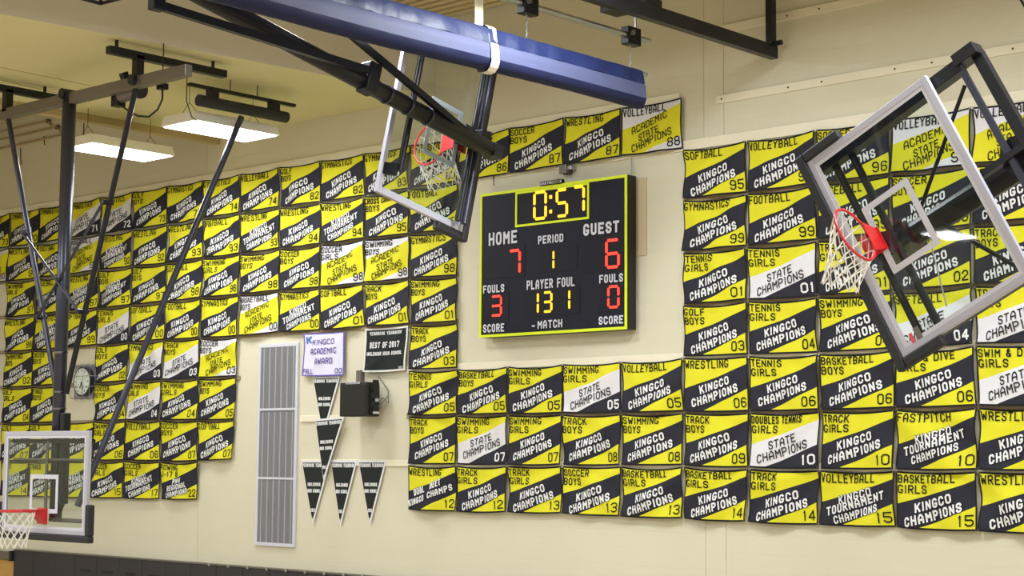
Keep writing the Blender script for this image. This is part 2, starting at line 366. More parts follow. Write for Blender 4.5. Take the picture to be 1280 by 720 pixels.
# ================================================================== BANNERS
RES = [
 [(39,-15),(41,-16),(29,-11),(27,-12),(28,-6),(31,0),(57,-11),(40,-20),(40,-10)],
 [(33,-17),(54,-15),(7,-4),(30,-20),(32,-7),(27,7),(47,0),(40,-20),(40,-10)],
 [(64,-25),(69,-31),(25,-7),(40,-19),(22,-6),(19,-2),(10,-7),(27,-36),(31,-10)],
 [(65,-19),(66,-12),(62,-6),(62,-3),(52,0),(46,7),(34,1),(30,-5),(24,-11)],
 [(48,-9),(82,-14),(66,4),(74,-8),(68,9),(43,3),(56,15),(26,-9),(12,8)],
 [(37,-13),(69,-25),(79,-1),(65,-5),(60,16),(32,18),(42,13),(14,-4),(45,16)],
 [(46,-15),(85,-21),(78,-24),(71,7),(80,19),(45,12),(38,8),(68,-9),(95,22)],
 [(40,-20),(76,-8),(90,-5),(69,3),(77,11),(57,14),(65,-5),(109,-3),(104,31)],
 [(30,-22),(61,-10),(84,-7),(72,-3),(78,-8),(57,16),(37,-5),(5,21),(64,11)],
 [(19,-17),(60,-11),(87,1),(78,0),(98,10),(78,5),(49,11),(62,6),(61,15)],
 [(16,-23),(50,-22),(67,-12),(53,-12),(76,-1),(76,-1),(63,1),(48,0),(52,-2)],
 [(12,-30),(48,-21),(62,-7),(58,-6),(85,7),(66,0),(68,1),(75,-1),(68,-5)],
 [(26,-21),(8,-13),(38,-21),(51,-2),(69,-5),(53,3),(66,9),(69,-18),(80,-5)],
 [(22,-23),(29,-20),(29,-20),(31,-30),(40,-16),(51,-5),(51,12),(48,-18),(56,-6)],
 [(19,-17),(26,-15),(34,-16),(31,-8),(31,-8),(26,3),(28,8),(26,-14),(32,10)],
 [(28,-1),(24,-5),(27,-5),(26,-5),(26,2),(24,2),(22,3),(18,-9),(21,19)],
 [(27,-5),(27,-5),(30,-1),(29,4),(28,2),(30,0),(28,-1),(29,-6),(29,8)],
 [(27,-5),(34,-14),(31,5),(26,3),(29,6),(27,18),(34,1),(27,-1),(24,10)],
 [(18,-9),(18,-14),(13,-8),(7,0),(13,8),(21,7),(37,-11),(23,-18),(-15,-1)],
 [(14,-6),(14,-6),(14,-3),(14,-4),(15,-4),(21,-5),(34,-10),(17,-24),(3,-7)],
 [(24,-7),(24,-7),(12,2),(14,-3),(13,-8),(23,1),(33,0),(16,-23),(12,-3)],
 [(27,-2),(51,-9),(27,-2),(18,-5),(25,2),(25,14),(48,6),(34,-19),(26,-13)],
 [(27,-2),(27,-2),(27,-2),(30,1),(20,1),(29,5),(35,1),(31,-12),(30,-7)],
]
def corner(c, b):
    r = RES[c + 1][b]; return Vector((colx(c) + r[0] / 1000, -.04, rowz(b) + r[1] / 1000))
class Cloth:
    """hung cloth: maps (u,v) of the unit square, v down, to the room"""
    def __init__(s, tl, tr, bl, br, seed, sag=.030, fold=2.0):
        s.c = (tl, tr, bl, br); r = random.Random(seed); s.sag = sag * r.uniform(.6, 1.2); s.bs = r.uniform(.006, .016)
        s.w = (tr - tl).length; s.h = (tl - bl).length
        s.p = [(r.uniform(.9, 1.9), r.uniform(-1.4, 1.4), r.uniform(0, 6.28), r.uniform(.003, .007) * fold) for _ in range(3)]
        s.bulge = r.uniform(.004, .022) * fold
    def m(s, u, v, off=0):
        tl, tr, bl, br = s.c
        p = (tl * (1 - u) + tr * u) * (1 - v) + (bl * (1 - u) + br * u) * v
        a = 4 * u * (1 - u)
        dz = -s.sag * a * (1 - v) * (1 - v) - s.bs * a * v
        dx = .010 * math.sin(math.pi * v) * (1 - 2 * u)
        y = s.bulge * a * v + .012 * v
        for f, gq, ph, am in s.p: y += am * math.sin(6.283 * (f * u + gq * v) + ph) * min(1, 6 * v + .2) 
        y += .013 * math.exp(-((u - 1 + v * .9) ** 2) / .016) + .009 * math.exp(-((u - v * .7) ** 2) / .018)
        return Vector((p.x + dx, p.y - y - off, p.z + dz))
    def mesh(s, name, m, parent, nu=28, nv=20, shape=None):
        mb = MB(); mb.uv = []
        for j in range(nv + 1):
            for i in range(nu + 1):
                u, v = i / nu, j / nv; mb.v.append(tuple(s.m(u, v))); mb.uv.append((u, v))
        for j in range(nv):
            for i in range(nu):
                a = j * (nu + 1) + i; mb.f.append((a, a + nu + 1, a + nu + 2, a + 1)); mb.mi.append(0)
        return mb.build(name, m, parent, smooth=True)
    def text(s, items, name, mats, parent):
        """items: (text, x, y_base, W, H, angle, stroke, outline) in metres from the top left corner, y down"""
        mb = MB()
        for (t, x, y, W, H, ang, sw, outl) in items:
            ca, sa = math.cos(ang), math.sin(ang)
            for mi, gr, off in (((1, .005, .006), (0, 0, .011)) if outl else ((0, 0, .008),)):
                for qi, q in enumerate(strokes(t, W, H, sw, gr)):
                    n = max(1, int(max((q[1] - q[0]).length, (q[3] - q[0]).length) / .022)); lng = (q[1] - q[0]).length
                    for k in range(n):
                        t0, t1 = k / n, (k + 1) / n
                        c4 = [q[0].lerp(q[1], t0), q[0].lerp(q[1], t1), q[3].lerp(q[2], t1), q[3].lerp(q[2], t0)]
                        vs = []
                        for p in c4:
                            X = x + p.x * ca - p.y * sa * .6; Yd = y - (p.x * sa + p.y)
                            vs.append(s.m(X / s.w, Yd / s.h, off + .0002 * (qi % 9)))
                        mb.add(vs, [(0, 1, 2, 3)], mi)
        return mb.build(name, mats, parent)
ANG = math.radians(15.8)
def kingco(lines): return lines
def make_banner(tl, tr, bl, br, sport, kind, year, label, seed):
    e = empty('championship_banner', tl, label, 'banner', 'championship banners on the gym wall')
    c = Cloth(tl, tr, bl, br, seed); w_, h_ = c.w, c.h
    c.mesh('cloth', M['b_' + {'k': 'k', 't': 'k', 'd': 'k', 'p': 'k', 's': 's', 'a': 'a'}[kind]], e)
    ls = sport.split('/')
    it = []
    for i, t in enumerate(ls):
        W = min(.66 if len(t) > 10 else .645, .067 * len(t)); hh = .098 if len(ls) == 1 else .088; it.append((t, .026, .128 + i * .106 - (.008 if len(ls) > 1 else 0), W, hh, math.radians(1.5), .0135, False))
    c.text(it, 'sport_lettering', [M['ink']], e)
    A = ANG; 
    if kind == 'k':
        c.text([('KINGCO', .24, .418, .43, .095, A, .0198, True), ('CHAMPIONS', .135, .570, .66, .096, A, .0198, True)], 'slogan_lettering', [M['inkw'], M['inkk']], e)
    elif kind == 't':
        c.text([('KINGCO', .25, .355, .40, .088, A, .016, True), ('TOURNAMENT', .10, .485, .72, .092, A, .018, True), ('CHAMPIONS', .20, .566, .54, .084, A, .016, True)], 'slogan_lettering', [M['inkw'], M['inkk']], e)
    elif kind == 'd':
        c.text([('DUAL', .12, .40, .22, .09, A, .018, True), ('MEET', .44, .30, .22, .09, A, .018, True), ('KINGCO', .02, .545, .33, .085, A, .018, True), ('CHAMPS', .42, .425, .42, .085, A, .018, True)], 'slogan_lettering', [M['inkw'], M['inkk']], e)
    elif kind == 'p':
        c.text([('PNW', .33, .34, .22, .085, A * .6, .019, True), ('REGIONAL', .20, .455, .5, .085, A * .6, .018, True), ('CHAMPIONS', .17, .555, .56, .080, A * .6, .018, True)], 'slogan_lettering', [M['inkw'], M['inkk']], e)
    elif kind == 's':
        c.text([('STATE', .27, .405, .36, .092, A, .0125, False), ('CHAMPIONS', .135, .560, .66, .094, A, .0125, False)], 'slogan_lettering', [M['ink']], e)
    else:
        c.text([('ACADEMIC', .17, .355, .56, .092, A, .0115, False), ('STATE', .29, .445, .31, .085, A, .0115, False), ('CHAMPIONS', .19, .575, .60, .092, A, .0115, False)], 'slogan_lettering', [M['ink']], e)
    if year: 
        yy = c.text([(year, w_ - .195, h_ - .042, .165, .112, math.radians(2), .0145 if kind != 's' else .02, False)], 'year_lettering', [M['inkw'] if kind == 's' else M['ink']], e)
    mb = MB()
    for (u, v) in ((.015, .02), (.985, .02), (.015, .975), (.985, .975)):
        p = c.m(u, v, .002); mb.tube([p, p + Vector((0, -.008, 0))], .009, 6)
    tag(mb.build('grommets', M['brass'], e), kind='stuff')
# every banner of the wall: row -> {column: (sport, kind, year)}; ~ marks a year that the photo does not let one read
B = {
 0: {-1:('GYMNASTICS','k','~73'),0:('GYMNASTICS','k','~70'),1:('GYMNASTICS','k','~71'),2:('GYMNASTICS','s','~71'),3:('GYMNASTICS','s','72'),4:('GOLF/BOYS','k','73'),5:('GYMNASTICS','k','~73'),
     6:('GYMNASTICS','k','74'),7:('VOLLEYBALL','k','74'),8:('GOLF/BOYS','k','82'),9:('GYMNASTICS','k','82'),10:('GYMNASTICS','k','83'),11:('GYMNASTICS','k','83'),12:('WRESTLING','k','86'),
     13:('SOCCER/BOYS','k','87'),14:('WRESTLING','k','87'),15:('VOLLEYBALL','a','88')},
 1: {-1:('SWIMMING','a','~90'),0:('WRESTLING','k','~91'),1:('FOOTBALL','k','~91'),2:('BASKETBALL/GIRLS','a','~91'),3:('WRESTLING','t','~92'),4:('WRESTLING','k','92'),5:('WRESTLING','k','93'),
     6:('FOOTBALL','k','93'),7:('WRESTLING','t','93'),8:('WRESTLING','k','94'),9:('WRESTLING','t','94'),10:('CROSS COUNTRY/BOYS','k','95'),11:('FOOTBALL','k','95'),
     16:('SOFTBALL','k','95'),17:('VOLLEYBALL','k','95'),18:('SOCCER/BOYS','k','96'),19:('VOLLEYBALL','a','97'),20:('VOLLEYBALL','a','98')},
 2: {0:('SWIMMING/GIRLS','k','97'),1:('BASEBALL','k','~97'),2:('WRESTLING','t','~97'),3:('GOLF/BOYS','t','97'),4:('GOLF/BOYS','k','97'),5:('SOFTBALL','k','98'),6:('SWIMMING/GIRLS','k','98'),
     7:('SWIMMING/BOYS','k','98'),8:('SOCCER/BOYS','k','98'),9:('SOCCER/GIRLS','a','98'),10:('SWIMMING/BOYS','a','98'),11:('GYMNASTICS','k','98'),
     16:('GYMNASTICS','k','99'),17:('FOOTBALL','k','99'),18:('BASEBALL','k','~99'),19:('SOCCER/BOYS','k','99'),20:('SOCCER/GIRLS','k','~99')},
 3: {0:('WRESTLING','k','99'),1:('GYMNASTICS','t','~99'),2:('SOFTBALL','k','99'),3:('TENNIS/GIRLS','s','00'),4:('SOFTBALL','k','00'),5:('FOOTBALL','k','00'),6:('GYMNASTICS','k','00'),
     7:('BASKETBALL/BOYS','a','00'),8:('GYMNASTICS','t','00'),9:('SOFTBALL','k','01'),10:('TRACK/BOYS','k','01'),11:('SWIMMING/BOYS','k','01'),
     16:('TENNIS/GIRLS','k','01'),17:('TENNIS/GIRLS','s','01'),18:('TRACK/GIRLS','k','01'),19:('SWIMMING/GIRLS','k','02'),20:('TRACK/BOYS','k','~02')},
 4: {0:('SWIMMING/BOYS','k','02'),1:('CROSS/BOYS','k','~02'),3:('GOLF/BOYS','k','02'),4:('GYMNASTICS','s','03'),5:('TRACK/BOYS','s','03'),6:('SOCCER/BOYS','a','03'),11:('TRACK/BOYS','k','03'),
     16:('GOLF/BOYS','k','03'),17:('TENNIS/GIRLS','k','04'),18:('SWIMMING/BOYS','k','04'),19:('SOFTBALL','s','04'),20:('TRACK/BOYS','s','~04')},
 5: {0:('GOLF/GIRLS','k','04'),1:('TRACK/BOYS','k','~04'),3:('SOCCER/BOYS','k','04'),4:('SWIMMING/GIRLS','s','04'),5:('SWIMMING/GIRLS','k','04'),6:('SWIMMING/BOYS','k','05'),
     11:('TENNIS/GIRLS','k','05'),12:('BASKETBALL/BOYS','k','05'),13:('SWIMMING/GIRLS','k','05'),14:('SWIMMING/GIRLS','s','05'),15:('VOLLEYBALL','k','05'),16:('WRESTLING','k','06'),
     17:('TENNIS/GIRLS','k','06'),18:('BASKETBALL/BOYS','k','06'),19:('SWIM & DIVE/GIRLS','k','06'),20:('SWIM & DIVE/GIRLS','s','~06')},
 6: {0:('GOLF','k','07'),1:('GOLF','k','~07'),2:('GOLF/BOYS','k','~07'),3:('SWIMMING/GIRLS','k','06'),4:('VOLLEYBALL','k','06'),5:('SOCCER/BOYS','k','07'),6:('SOFTBALL','k','07'),
     11:('TRACK/BOYS','k','07'),12:('SWIMMING/GIRLS','s','07'),13:('SWIMMING/GIRLS','k','07'),14:('TRACK/BOYS','k','08'),15:('SWIMMING/BOYS','k','08'),16:('TRACK/BOYS','k','09'),
     17:('DOUBLES TENNIS/GIRLS','s','10'),18:('TRACK/GIRLS','k','10'),19:('FASTPITCH','t','10'),20:('WRESTLING','k','~11')},
 7: {0:('TRACK','t','~14'),1:('TRACK','k','~15'),2:('GOLF','t','~15'),3:('SOCCER/GIRLS','k','15'),4:('SOCCER/GIRLS','t','~17'),5:('ROWING/U-17 8','p','22'),
     11:('WRESTLING','d','12'),12:('TRACK/GIRLS','k','12'),13:('TRACK/GIRLS','k','13'),14:('SOCCER/BOYS','k','13'),15:('BASKETBALL/GIRLS','k','13'),16:('BASKETBALL/GIRLS','k','14'),
     17:('TRACK/GIRLS','k','14'),18:('VOLLEYBALL','t','15'),19:('BASKETBALL/GIRLS','k','15'),20:('WRESTLING','k','~15')},
}
def title(b, yr=True):
    s, k, y = b; s = s.replace('/', ' ')
    return s + {'t': ' TOURNAMENT', 's': ' STATE', 'a': ' ACADEMIC', 'd': ' DUAL MEET', 'p': ' REGIONAL', 'k': ''}[k] + ('' if y[0] == '~' or not yr else ' ' + y)
def candidates(r, c):
    b = B[r][c]; w0 = {'s': 'white-banded yellow', 'a': 'white and yellow'}.get(b[1], 'yellow and charcoal')
    s = '%s banner reading %s' % (w0, title(b))
    g = lambda rr, cc: title(B[rr][cc], False) if rr in B and cc in B[rr] and (r, c) != (rr, cc) else None
    up, dn, lf, rt = g(r - 1, c), g(r + 1, c), g(r, c - 1), g(r, c + 1)
    R = [s + ', ' + reg for reg in (['in the left block'] if c < 12 and r < 5 or c < 7 else (['in the right block'] if c > 15 and r < 5 else (['in the wide lower block'] if r > 4 else ['in the top row above the scoreboard'])))]
    for n, wd in ((up, 'below'), (dn, 'above'), (lf, 'right of'), (rt, 'left of')):
        if n: R.append(s + ', %s %s' % (wd, n))
    for n, wd in ((up, 'below'), (dn, 'above')):
        for n2, wd2 in ((lf, 'right of'), (rt, 'left of')):
            if n and n2: R.append(s + ', %s %s, %s %s' % (wd, n, wd2, n2))
    for n, wd in ((up, 'below'), (dn, 'above'), (lf, 'right of'), (rt, 'left of')):
        if n: R.append(s + ', %s %s, %s row' % (wd, n, ['top', 'second', 'third', 'fourth', 'fifth', 'sixth', 'seventh', 'bottom'][r]))
    for h in HINT.get((r, c), []): R.insert(0, s + ', ' + h)
    return [x for x in R if len(x.split()) <= 16]
HINT = {(0, -1): ['cut by the left edge, top row'], (0, 0): ['top row, crossed by the left brace'], (0, 1): ['top row, just left of the black mast'], (0, 2): ['top row, right against the black mast'], (1, -1): ['cut by the left edge, second row'],
        (0, 5): ['top row, touched by the slanting tube'], (3, 1): ['fourth row, left of the black mast'], (3, 8): ['above the lavender banner'], (6, 0): ['seen through the lowered glass board'], (0, 11): ['top row, behind the folded hoop net']}
strip = lambda x: ''.join(ch for ch in x if not ch.isdigit())
from collections import Counter
CAND = {(r, c): candidates(r, c) for r in B for c in B[r]}
use = Counter(strip(x) for v in CAND.values() for x in set(v))
def label_of(r, c):
    for x in CAND[(r, c)]:
        if use[strip(x)] == 1: return x
    return CAND[(r, c)][-1]
GAP = .0055
for r in B:
    for c, (sport, kind, year) in B[r].items():
        tl, tr, bl, br = corner(c, r), corner(c + 1, r), corner(c, r + 1), corner(c + 1, r + 1)
        tl = tl + Vector((GAP, 0, -.006)); tr = tr + Vector((-GAP, 0, -.006)); bl = bl + Vector((GAP, 0, .010)); br = br + Vector((-GAP, 0, .010))
        make_banner(tl, tr, bl, br, sport, kind, year.strip('~'), label_of(r, c), r * 50 + c + 3)

# lavender award banner, black yearbook banner
def quad_at(pts, y=-.045): return [at(*p, y=y) for p in pts]
q4 = quad_at([(380, 417), (431.5, 414), (378, 470), (430.5, 469)])
e = empty('award_banner', q4[0], 'lavender banner reading KINGCO ACADEMIC AWARD FALL 00, left of the black square banner', 'banner')
c = Cloth(*q4, 901, sag=.01, fold=.5); c.mesh('cloth', M['b_p'], e)
W_, H_ = c.w, c.h
c.text([('KINGCO', .24 * W_, .28 * H_, .52 * W_, .13 * H_, .02, .011, False), ('ACADEMIC', .20 * W_, .50 * H_, .62 * W_, .14 * H_, .02, .012, False), ('AWARD', .32 * W_, .73 * H_, .42 * W_, .14 * H_, .02, .012, False),
        ('FALL', .04 * W_, .95 * H_, .24 * W_, .12 * H_, .0, .011, False), ('00', .80 * W_, .95 * H_, .16 * W_, .12 * H_, .0, .011, False)], 'purple_lettering', [M['inkp']], e)
c.text([('K', .08 * W_, .25 * H_, .13 * W_, .17 * H_, .1, .03, False)], 'blue_emblem', [M['inkb']], e)
q4 = quad_at([(457, 411), (511, 407), (454, 465), (507, 462.5)])
e = empty('yearbook_banner', q4[0], 'black white-edged banner reading BEST OF 2017, above the black speaker', 'banner')
c = Cloth(*q4, 902, sag=.008, fold=.5); c.mesh('cloth', M['b_d'], e); W_, H_ = c.w, c.h
c.text([('YEARBOOK YEARBOOK', .12 * W_, .16 * H_, .76 * W_, .08 * H_, 0, .009, False), ('BEST OF 2017', .14 * W_, .46 * H_, .70 * W_, .14 * H_, 0, .016, False),
        ('INGLEMOOR HIGH SCHOOL', .08 * W_, .63 * H_, .84 * W_, .085 * H_, 0, .011, False), ('2017', .86 * W_, .955 * H_, .1 * W_, .05 * H_, 0, .006, False)], 'white_lettering', [M['inkw']], e)
# pennants
def pennant(p, label, y, yr):
    a, b, t = [at(*k, y=y) for k in p]; e = empty('pennant', a, label, 'pennant', 'black triangular pennants')
    ctr = (a + b + t) / 3
    MB().prism([a, b, t], (0, .004, 0)).build('white_edging', M['inkw'], e)
    ins = [ctr + (k - ctr) * .90 + Vector((-.012, -.003, 0)) for k in (a, b, t)]
    MB().prism(ins, (0, .003, 0)).build('felt_field', mat_penn, e)
    wd = (b - a).length; h = (a - t).length; mb = MB(); o = a; ax = (b - a).normalized(); dn = Vector((0, 0, -1))
    for txt, v, frac, hh in (('YEARBOOK YEARBOOK', .105, .86, .042), ('INGLEMOOR', .40, .44, .04), ('HIGH SCHOOL', .50, .44, .04), (yr, .80, .14, .04), ('1', .93, .04, .03)):
        W = wd * frac; mid = a.lerp(b, .5).lerp(t, v); org = mid - ax * (W / 2) + Vector((-.006, -.006, 0))
        flat_text(mb, txt, org, ax, (0, 0, 1), W, hh * h / .75, .011)
    mb.build('white_lettering', M['inkw'], e)
mat_penn = mat('black_felt', srgb(26, 32, 32), .9)
pennant([(391, 471), (425, 470), (404, 545)], 'black pennant hanging highest, under the lavender banner', -.03, '2014')
pennant([(377, 575.5), (413, 575.5), (391, 656)], 'black pennant at the left of the lowest three', -.03, '2013')
pennant([(413.5, 575.5), (446.5, 575.5), (425.5, 658)], 'black pennant in the middle of the lowest three', -.03, '2015')
pennant([(448, 575.5), (483, 575.5), (462.5, 656.5)], 'black pennant at the right of the lowest three', -.03, '2016')
pennant([(394, 524), (430, 521), (404.5, 602)], 'black pennant on the short batten, overlapping the lowest three', -.07, '2012')

# ================================================================== SCOREBOARD
YF = -.20
P3 = lambda px, py: at(px, py, y=YF)
tl, br = P3(600.8, 243), P3(784.0, 411.5)
x0, x1, z1, z0 = tl.x, br.x, tl.z, br.z
e = empty('scoreboard', (x0, 0, z0), 'black scoreboard with yellow trim showing 0:57, on the wall between the banner blocks', 'scoreboard')
MB().box((x0, YF + .012, z0), (x1, -.03, z1)).build('cabinet', M['box'], e, bevel=.006)
MB().box((x0 + .01, YF, z0 + .01), (x1 - .01, YF + .012, z1 - .01)).build('face_panel', M['face'], e)
def ringbox(mb, xa, xb, za, zb, t, ya, yb):
    mb.box((xa, ya, zb - t), (xb, yb, zb)); mb.box((xa, ya, za), (xb, yb, za + t))
    mb.box((xa, ya, za + t), (xa + t, yb, zb - t)); mb.box((xb - t, ya, za + t), (xb, yb, zb - t)); return mb
ringbox(MB(), x0, x1, z0, z1, .034, YF - .008, YF + .002).build('yellow_edge_trim', M['neon'], e)
a, b = P3(644.8, 240.5), P3(736.6, 273.6)
clk = ringbox(MB(), a.x, b.x, b.z, a.z, .028, YF - .010, YF - .001).build('clock_window_trim', M['neon'], e)
def window(xa, za, xb, zb, name='digit_window'):
    return MB().box((xa, YF - .004, za), (xb, YF - .0005, zb)).build(name, M['led_o'], e)
window(a.x + .03, b.z + .03, b.x - .03, a.z - .03, 'clock_window')
SEG = {'0': 'abcdef', '1': 'bc', '3': 'abgcd', '5': 'afgcd', '6': 'afgecd', '7': 'abc'}
def led(ch, pxl, pxr, pyt, pyb, m, name, nm='led_digit'):
    """pixel box of one lit digit"""
    A_, B_ = P3(pxl, pyt), P3(pxr, pyb); A2 = P3(pxl, pyb)
    xa, xb, zt, zb = A_.x, B_.x, A_.z, A2.z
    W, H = xb - xa, zt - zb; t = min(.036, H * .112); d = empty  # segment thickness
    if ch == '1': segs = [((xa + W / 2, zt), (xa + W / 2, zb + H / 2)), ((xa + W / 2, zb + H / 2), (xa + W / 2, zb))]
    else:
        h = zb + H / 2; i = t / 2; L_, R_, T_, Bm = xa + i, xb - i, zt - i, zb + i
        D = {'a': ((L_, T_), (R_, T_)), 'b': ((R_, T_), (R_, h)), 'c': ((R_, h), (R_, Bm)), 'd': ((L_, Bm), (R_, Bm)), 'e': ((L_, Bm), (L_, h)), 'f': ((L_, h), (L_, T_)), 'g': ((L_, h), (R_, h))}
        segs = [D[k] for k in SEG[ch]]
    mb = MB()
    for (p, q) in segs:
        p, q = Vector((p[0], 0, p[1])), Vector((q[0], 0, q[1])); dd = (q - p).normalized(); n = Vector((-dd.z, 0, dd.x)); g_ = t * .30
        p += dd * g_; q -= dd * g_; k = t * .5
        poly = [p, p + dd * k * .7 + n * k, q - dd * k * .7 + n * k, q, q - dd * k * .7 - n * k, p + dd * k * .7 - n * k]
        mb.prism([Vector((v.x, YF - .006, v.z)) for v in poly], (0, -.008, 0))
    mb.build(nm, m, e)
R_, Yl = M['led_r'], M['led_y']
led('0', 667.5, 684, 239.7, 276, Yl, 0); led('5', 695.6, 710.5, 236.6, 272.7, Yl, 0); led('7', 716.2, 731.6, 232.8, 268.3, Yl, 0)
for yy in (246.3, 264.5):
    p = P3(689, yy); MB().box((p.x - .02, YF - .014, p.z - .022), (p.x + .02, YF - .006, p.z + .022)).build('colon_dot', Yl, e)

for (l_, r_, t_, b_) in ((604, 656, 309, 350), (728, 780, 296, 342), (676, 722, 311, 341), (604, 636, 367, 401), (662, 725, 362, 396), (747, 780, 355, 391)):
    A_, B_ = P3(l_, t_), P3(r_, b_); window(A_.x, P3(l_, b_).z, B_.x, A_.z)
led('7', 636, 651.5, 312.4, 345, R_, 0); led('1', 689, 696, 313.5, 336.5, Yl, 0); led('6', 757.4, 775.4, 299.3, 336.5, R_, 0)
led('3', 614, 628, 369.6, 396.3, R_, 0); led('1', 670.5, 675.6, 366, 392, Yl, 0); led('3', 679, 691, 364.6, 391.3, Yl, 0); led('1', 709.5, 715, 362.5, 387, Yl, 0); led('0', 760, 775, 357.2, 386, R_, 0)
def cap(txt, xl, xr, yb, yt, name, sw=.019):
    A_, B_ = P3(xl, yb), P3(xr, yb); mb = MB(); T_ = P3(xl, yt)
    flat_text(mb, txt, (A_.x, YF - .010, A_.z), (1, 0, 0), (0, 0, 1), B_.x - A_.x, T_.z - A_.z, sw); mb.build(name, M['whitepaint'], e)
cap('HOME', 611.5, 647, 307.5, 291.5, 'home_lettering', .030); cap('GUEST', 729.8, 774.6, 295, 280.5, 'guest_lettering', .030)
cap('PERIOD', 673.3, 704.8, 305.5, 295.3, 'period_lettering'); cap('FOULS', 604.5, 631, 367, 357.2, 'fouls_lettering'); cap('PLAYER FOUL', 659, 719, 362.5, 351, 'player_foul_lettering')
cap('FOULS', 749.7, 779.4, 354.4, 344, 'fouls_lettering'); cap('SCORE', 604.5, 630.8, 416, 405.8, 'score_lettering'); cap('MATCH', 672.7, 703.5, 411, 401, 'match_lettering'); cap('SCORE', 749, 779.6, 406.2, 396, 'score_lettering')
A_ = P3(665, 408.5); MB().box((A_.x, YF - .004, A_.z), (A_.x + .05, YF - .001, A_.z + .018)).build('dash', M['whitepaint'], e)
A_ = P3(676, 239.5); B_ = P3(704, 236)
MB().box((A_.x, YF - .02, z1 - .005), (B_.x, YF + .02, z1 + .05)).build('maker_plate', M['inkk'], e)
mb = MB(); flat_text(mb, 'DAKTRONICS', (A_.x + .01, YF - .022, z1 + .005), (1, 0, 0), (0, 0, 1), B_.x - A_.x - .02, .035, .008); mb.build('maker_lettering', M['whitepaint'], e)
mb = MB(); p = P3(697, 236)
for k in range(10): pass
mb.tube([(p.x, YF + .03, z1 + .002), (p.x, YF + .03, z1 + .06)], [.09, .05], 14); mb.build('horn', M['pipe'], e, smooth=False)
a, b = at(787, 219, y=-.012), at(808, 318, y=-.012)
tag(MB().box((a.x - .1, -.018, at(806, 319, y=-.012).z), (b.x, -.001, at(806, 222, y=-.012).z)).build('wall_plate', mat('beige_board', srgb(206, 190, 158), .7), None), 'plain beige board on the wall, right side of the scoreboard', 'wall board')
p = at(706, 207, y=-.12)
p = p - Vector((0, 0, .035)); e2 = empty('junction_box', (p.x, 0, p.z), 'small grey electrical box above the scoreboard', 'electrical box')
MB().box((p.x - .09, -.13, p.z - .06), (p.x + .03, -.001, p.z + .05)).build('housing', M['greysteel'], e2, bevel=.006)
MB().box((p.x + .03, -.11, p.z - .02), (p.x + .09, -.001, p.z + .03)).build('conduit_elbow', M['pipe'], e2, bevel=.004)
mb = MB(); 
for dx in (-.03, .02, .06): mb.tube([(p.x + dx, -.10, p.z - .05), (p.x + dx + .02, -.12, p.z - .08)], .007, 6)
mb.build('cable', M['box'], e2)
for (px, py, py2, lab) in ((617, 209, 232, 'thin dark wire on the wall at the left top of the scoreboard'), (789.5, 197, 219, 'thin pale wire on the wall at the right top of the scoreboard')):
    a, b = at(px, py, y=-.03), at(px, py2, y=-.03); tag(MB().tube([a, b], .006, 6).build('wall_wire', M['box'] if px < 700 else M['pipe'], None), lab, 'wire')

# ================================================================== SMALL WALL THINGS
# grille
M['greylight'] = mat('light_louver', srgb(172, 172, 184), .5)
a, b = at(318.5, 431, y=-.03), at(373.5, 684, y=-.03)
zt, zb = at(324, 431, y=-.03).z, at(318, 681.5, y=-.03).z; xa, xb = at(321, 560, y=-.03).x, at(370.5, 560, y=-.03).x
e = empty('wall_grille', (xa, 0, zb), 'tall grey wall grille in a white frame, three panels, right of the left banners', 'grille')
ringbox(MB(), xa, xb, zb, zt, .05, -.035, -.001).build('frame', M['whitepaint'], e, bevel=.004)
MB().box((xa + .04, -.02, zb + .04), (xb - .04, -.002, zt - .04)).build('duct_back', M['louverd'], e)
for k in (1, 2):
    z = zt - (zt - zb) * k / 3 + (.02 if k == 1 else .0); MB().box((xa + .045, -.034, z - .016), (xb - .045, -.004, z + .016)).build('cross_rail', M['whitepaint'], e)
n = 36
for k in range(3):
    za = zb + (zt - zb) * k / 3 + .02; zc = zb + (zt - zb) * (k + 1) / 3 - .02
    for i in range(n):
        x = xa + .055 + (xb - xa - .11) * i / (n - 1)
        if i == 0 and k == 0: lv = None
        big = i % 6 == 3
        MB().box((x - .009, -.028 - .002 * big, max(za, zb + .05)), (x + .009, -.012, min(zc, zt - .05))).build('louver', M['louver'] if not big else M['greylight'], e)
# clock
p = at(105, 477, y=-.06)
e = empty('wall_clock', (p.x, 0, p.z), 'round wall clock with pale dial behind a wire guard, left of GOLF BOYS 02', 'clock')
MB().box((p.x - .34, -.015, p.z - .28), (p.x + .34, -.001, p.z + .28)).build('back_board', M['louver'], e)
MB().tube([(p.x, -.015, p.z), (p.x, -.10, p.z)], .245, 32).build('case', M['gunmetal'], e)
dial = MB().tube([(p.x, -.10, p.z), (p.x, -.106, p.z)], .215, 32).build('dial', M['clockface'], e)
for ang, ln, nm in ((200, .12, 'hour_hand'), (165, .16, 'minute_hand')):
    t = math.radians(ang); MB().bar((p.x, -.11, p.z), (p.x + math.sin(t) * ln, -.11, p.z + math.cos(t) * ln), .014, .004, (0, 1, 0)).build(nm, M['ink'], dial)
mb = MB()
for k in range(12):
    t = k * math.pi / 6; mb.bar((p.x + math.sin(t) * .165, -.108, p.z + math.cos(t) * .165), (p.x + math.sin(t) * .195, -.108, p.z + math.cos(t) * .195), .014, .003, (0, 1, 0))
mb.build('hour_marks', M['ink'], dial)
mb = MB()
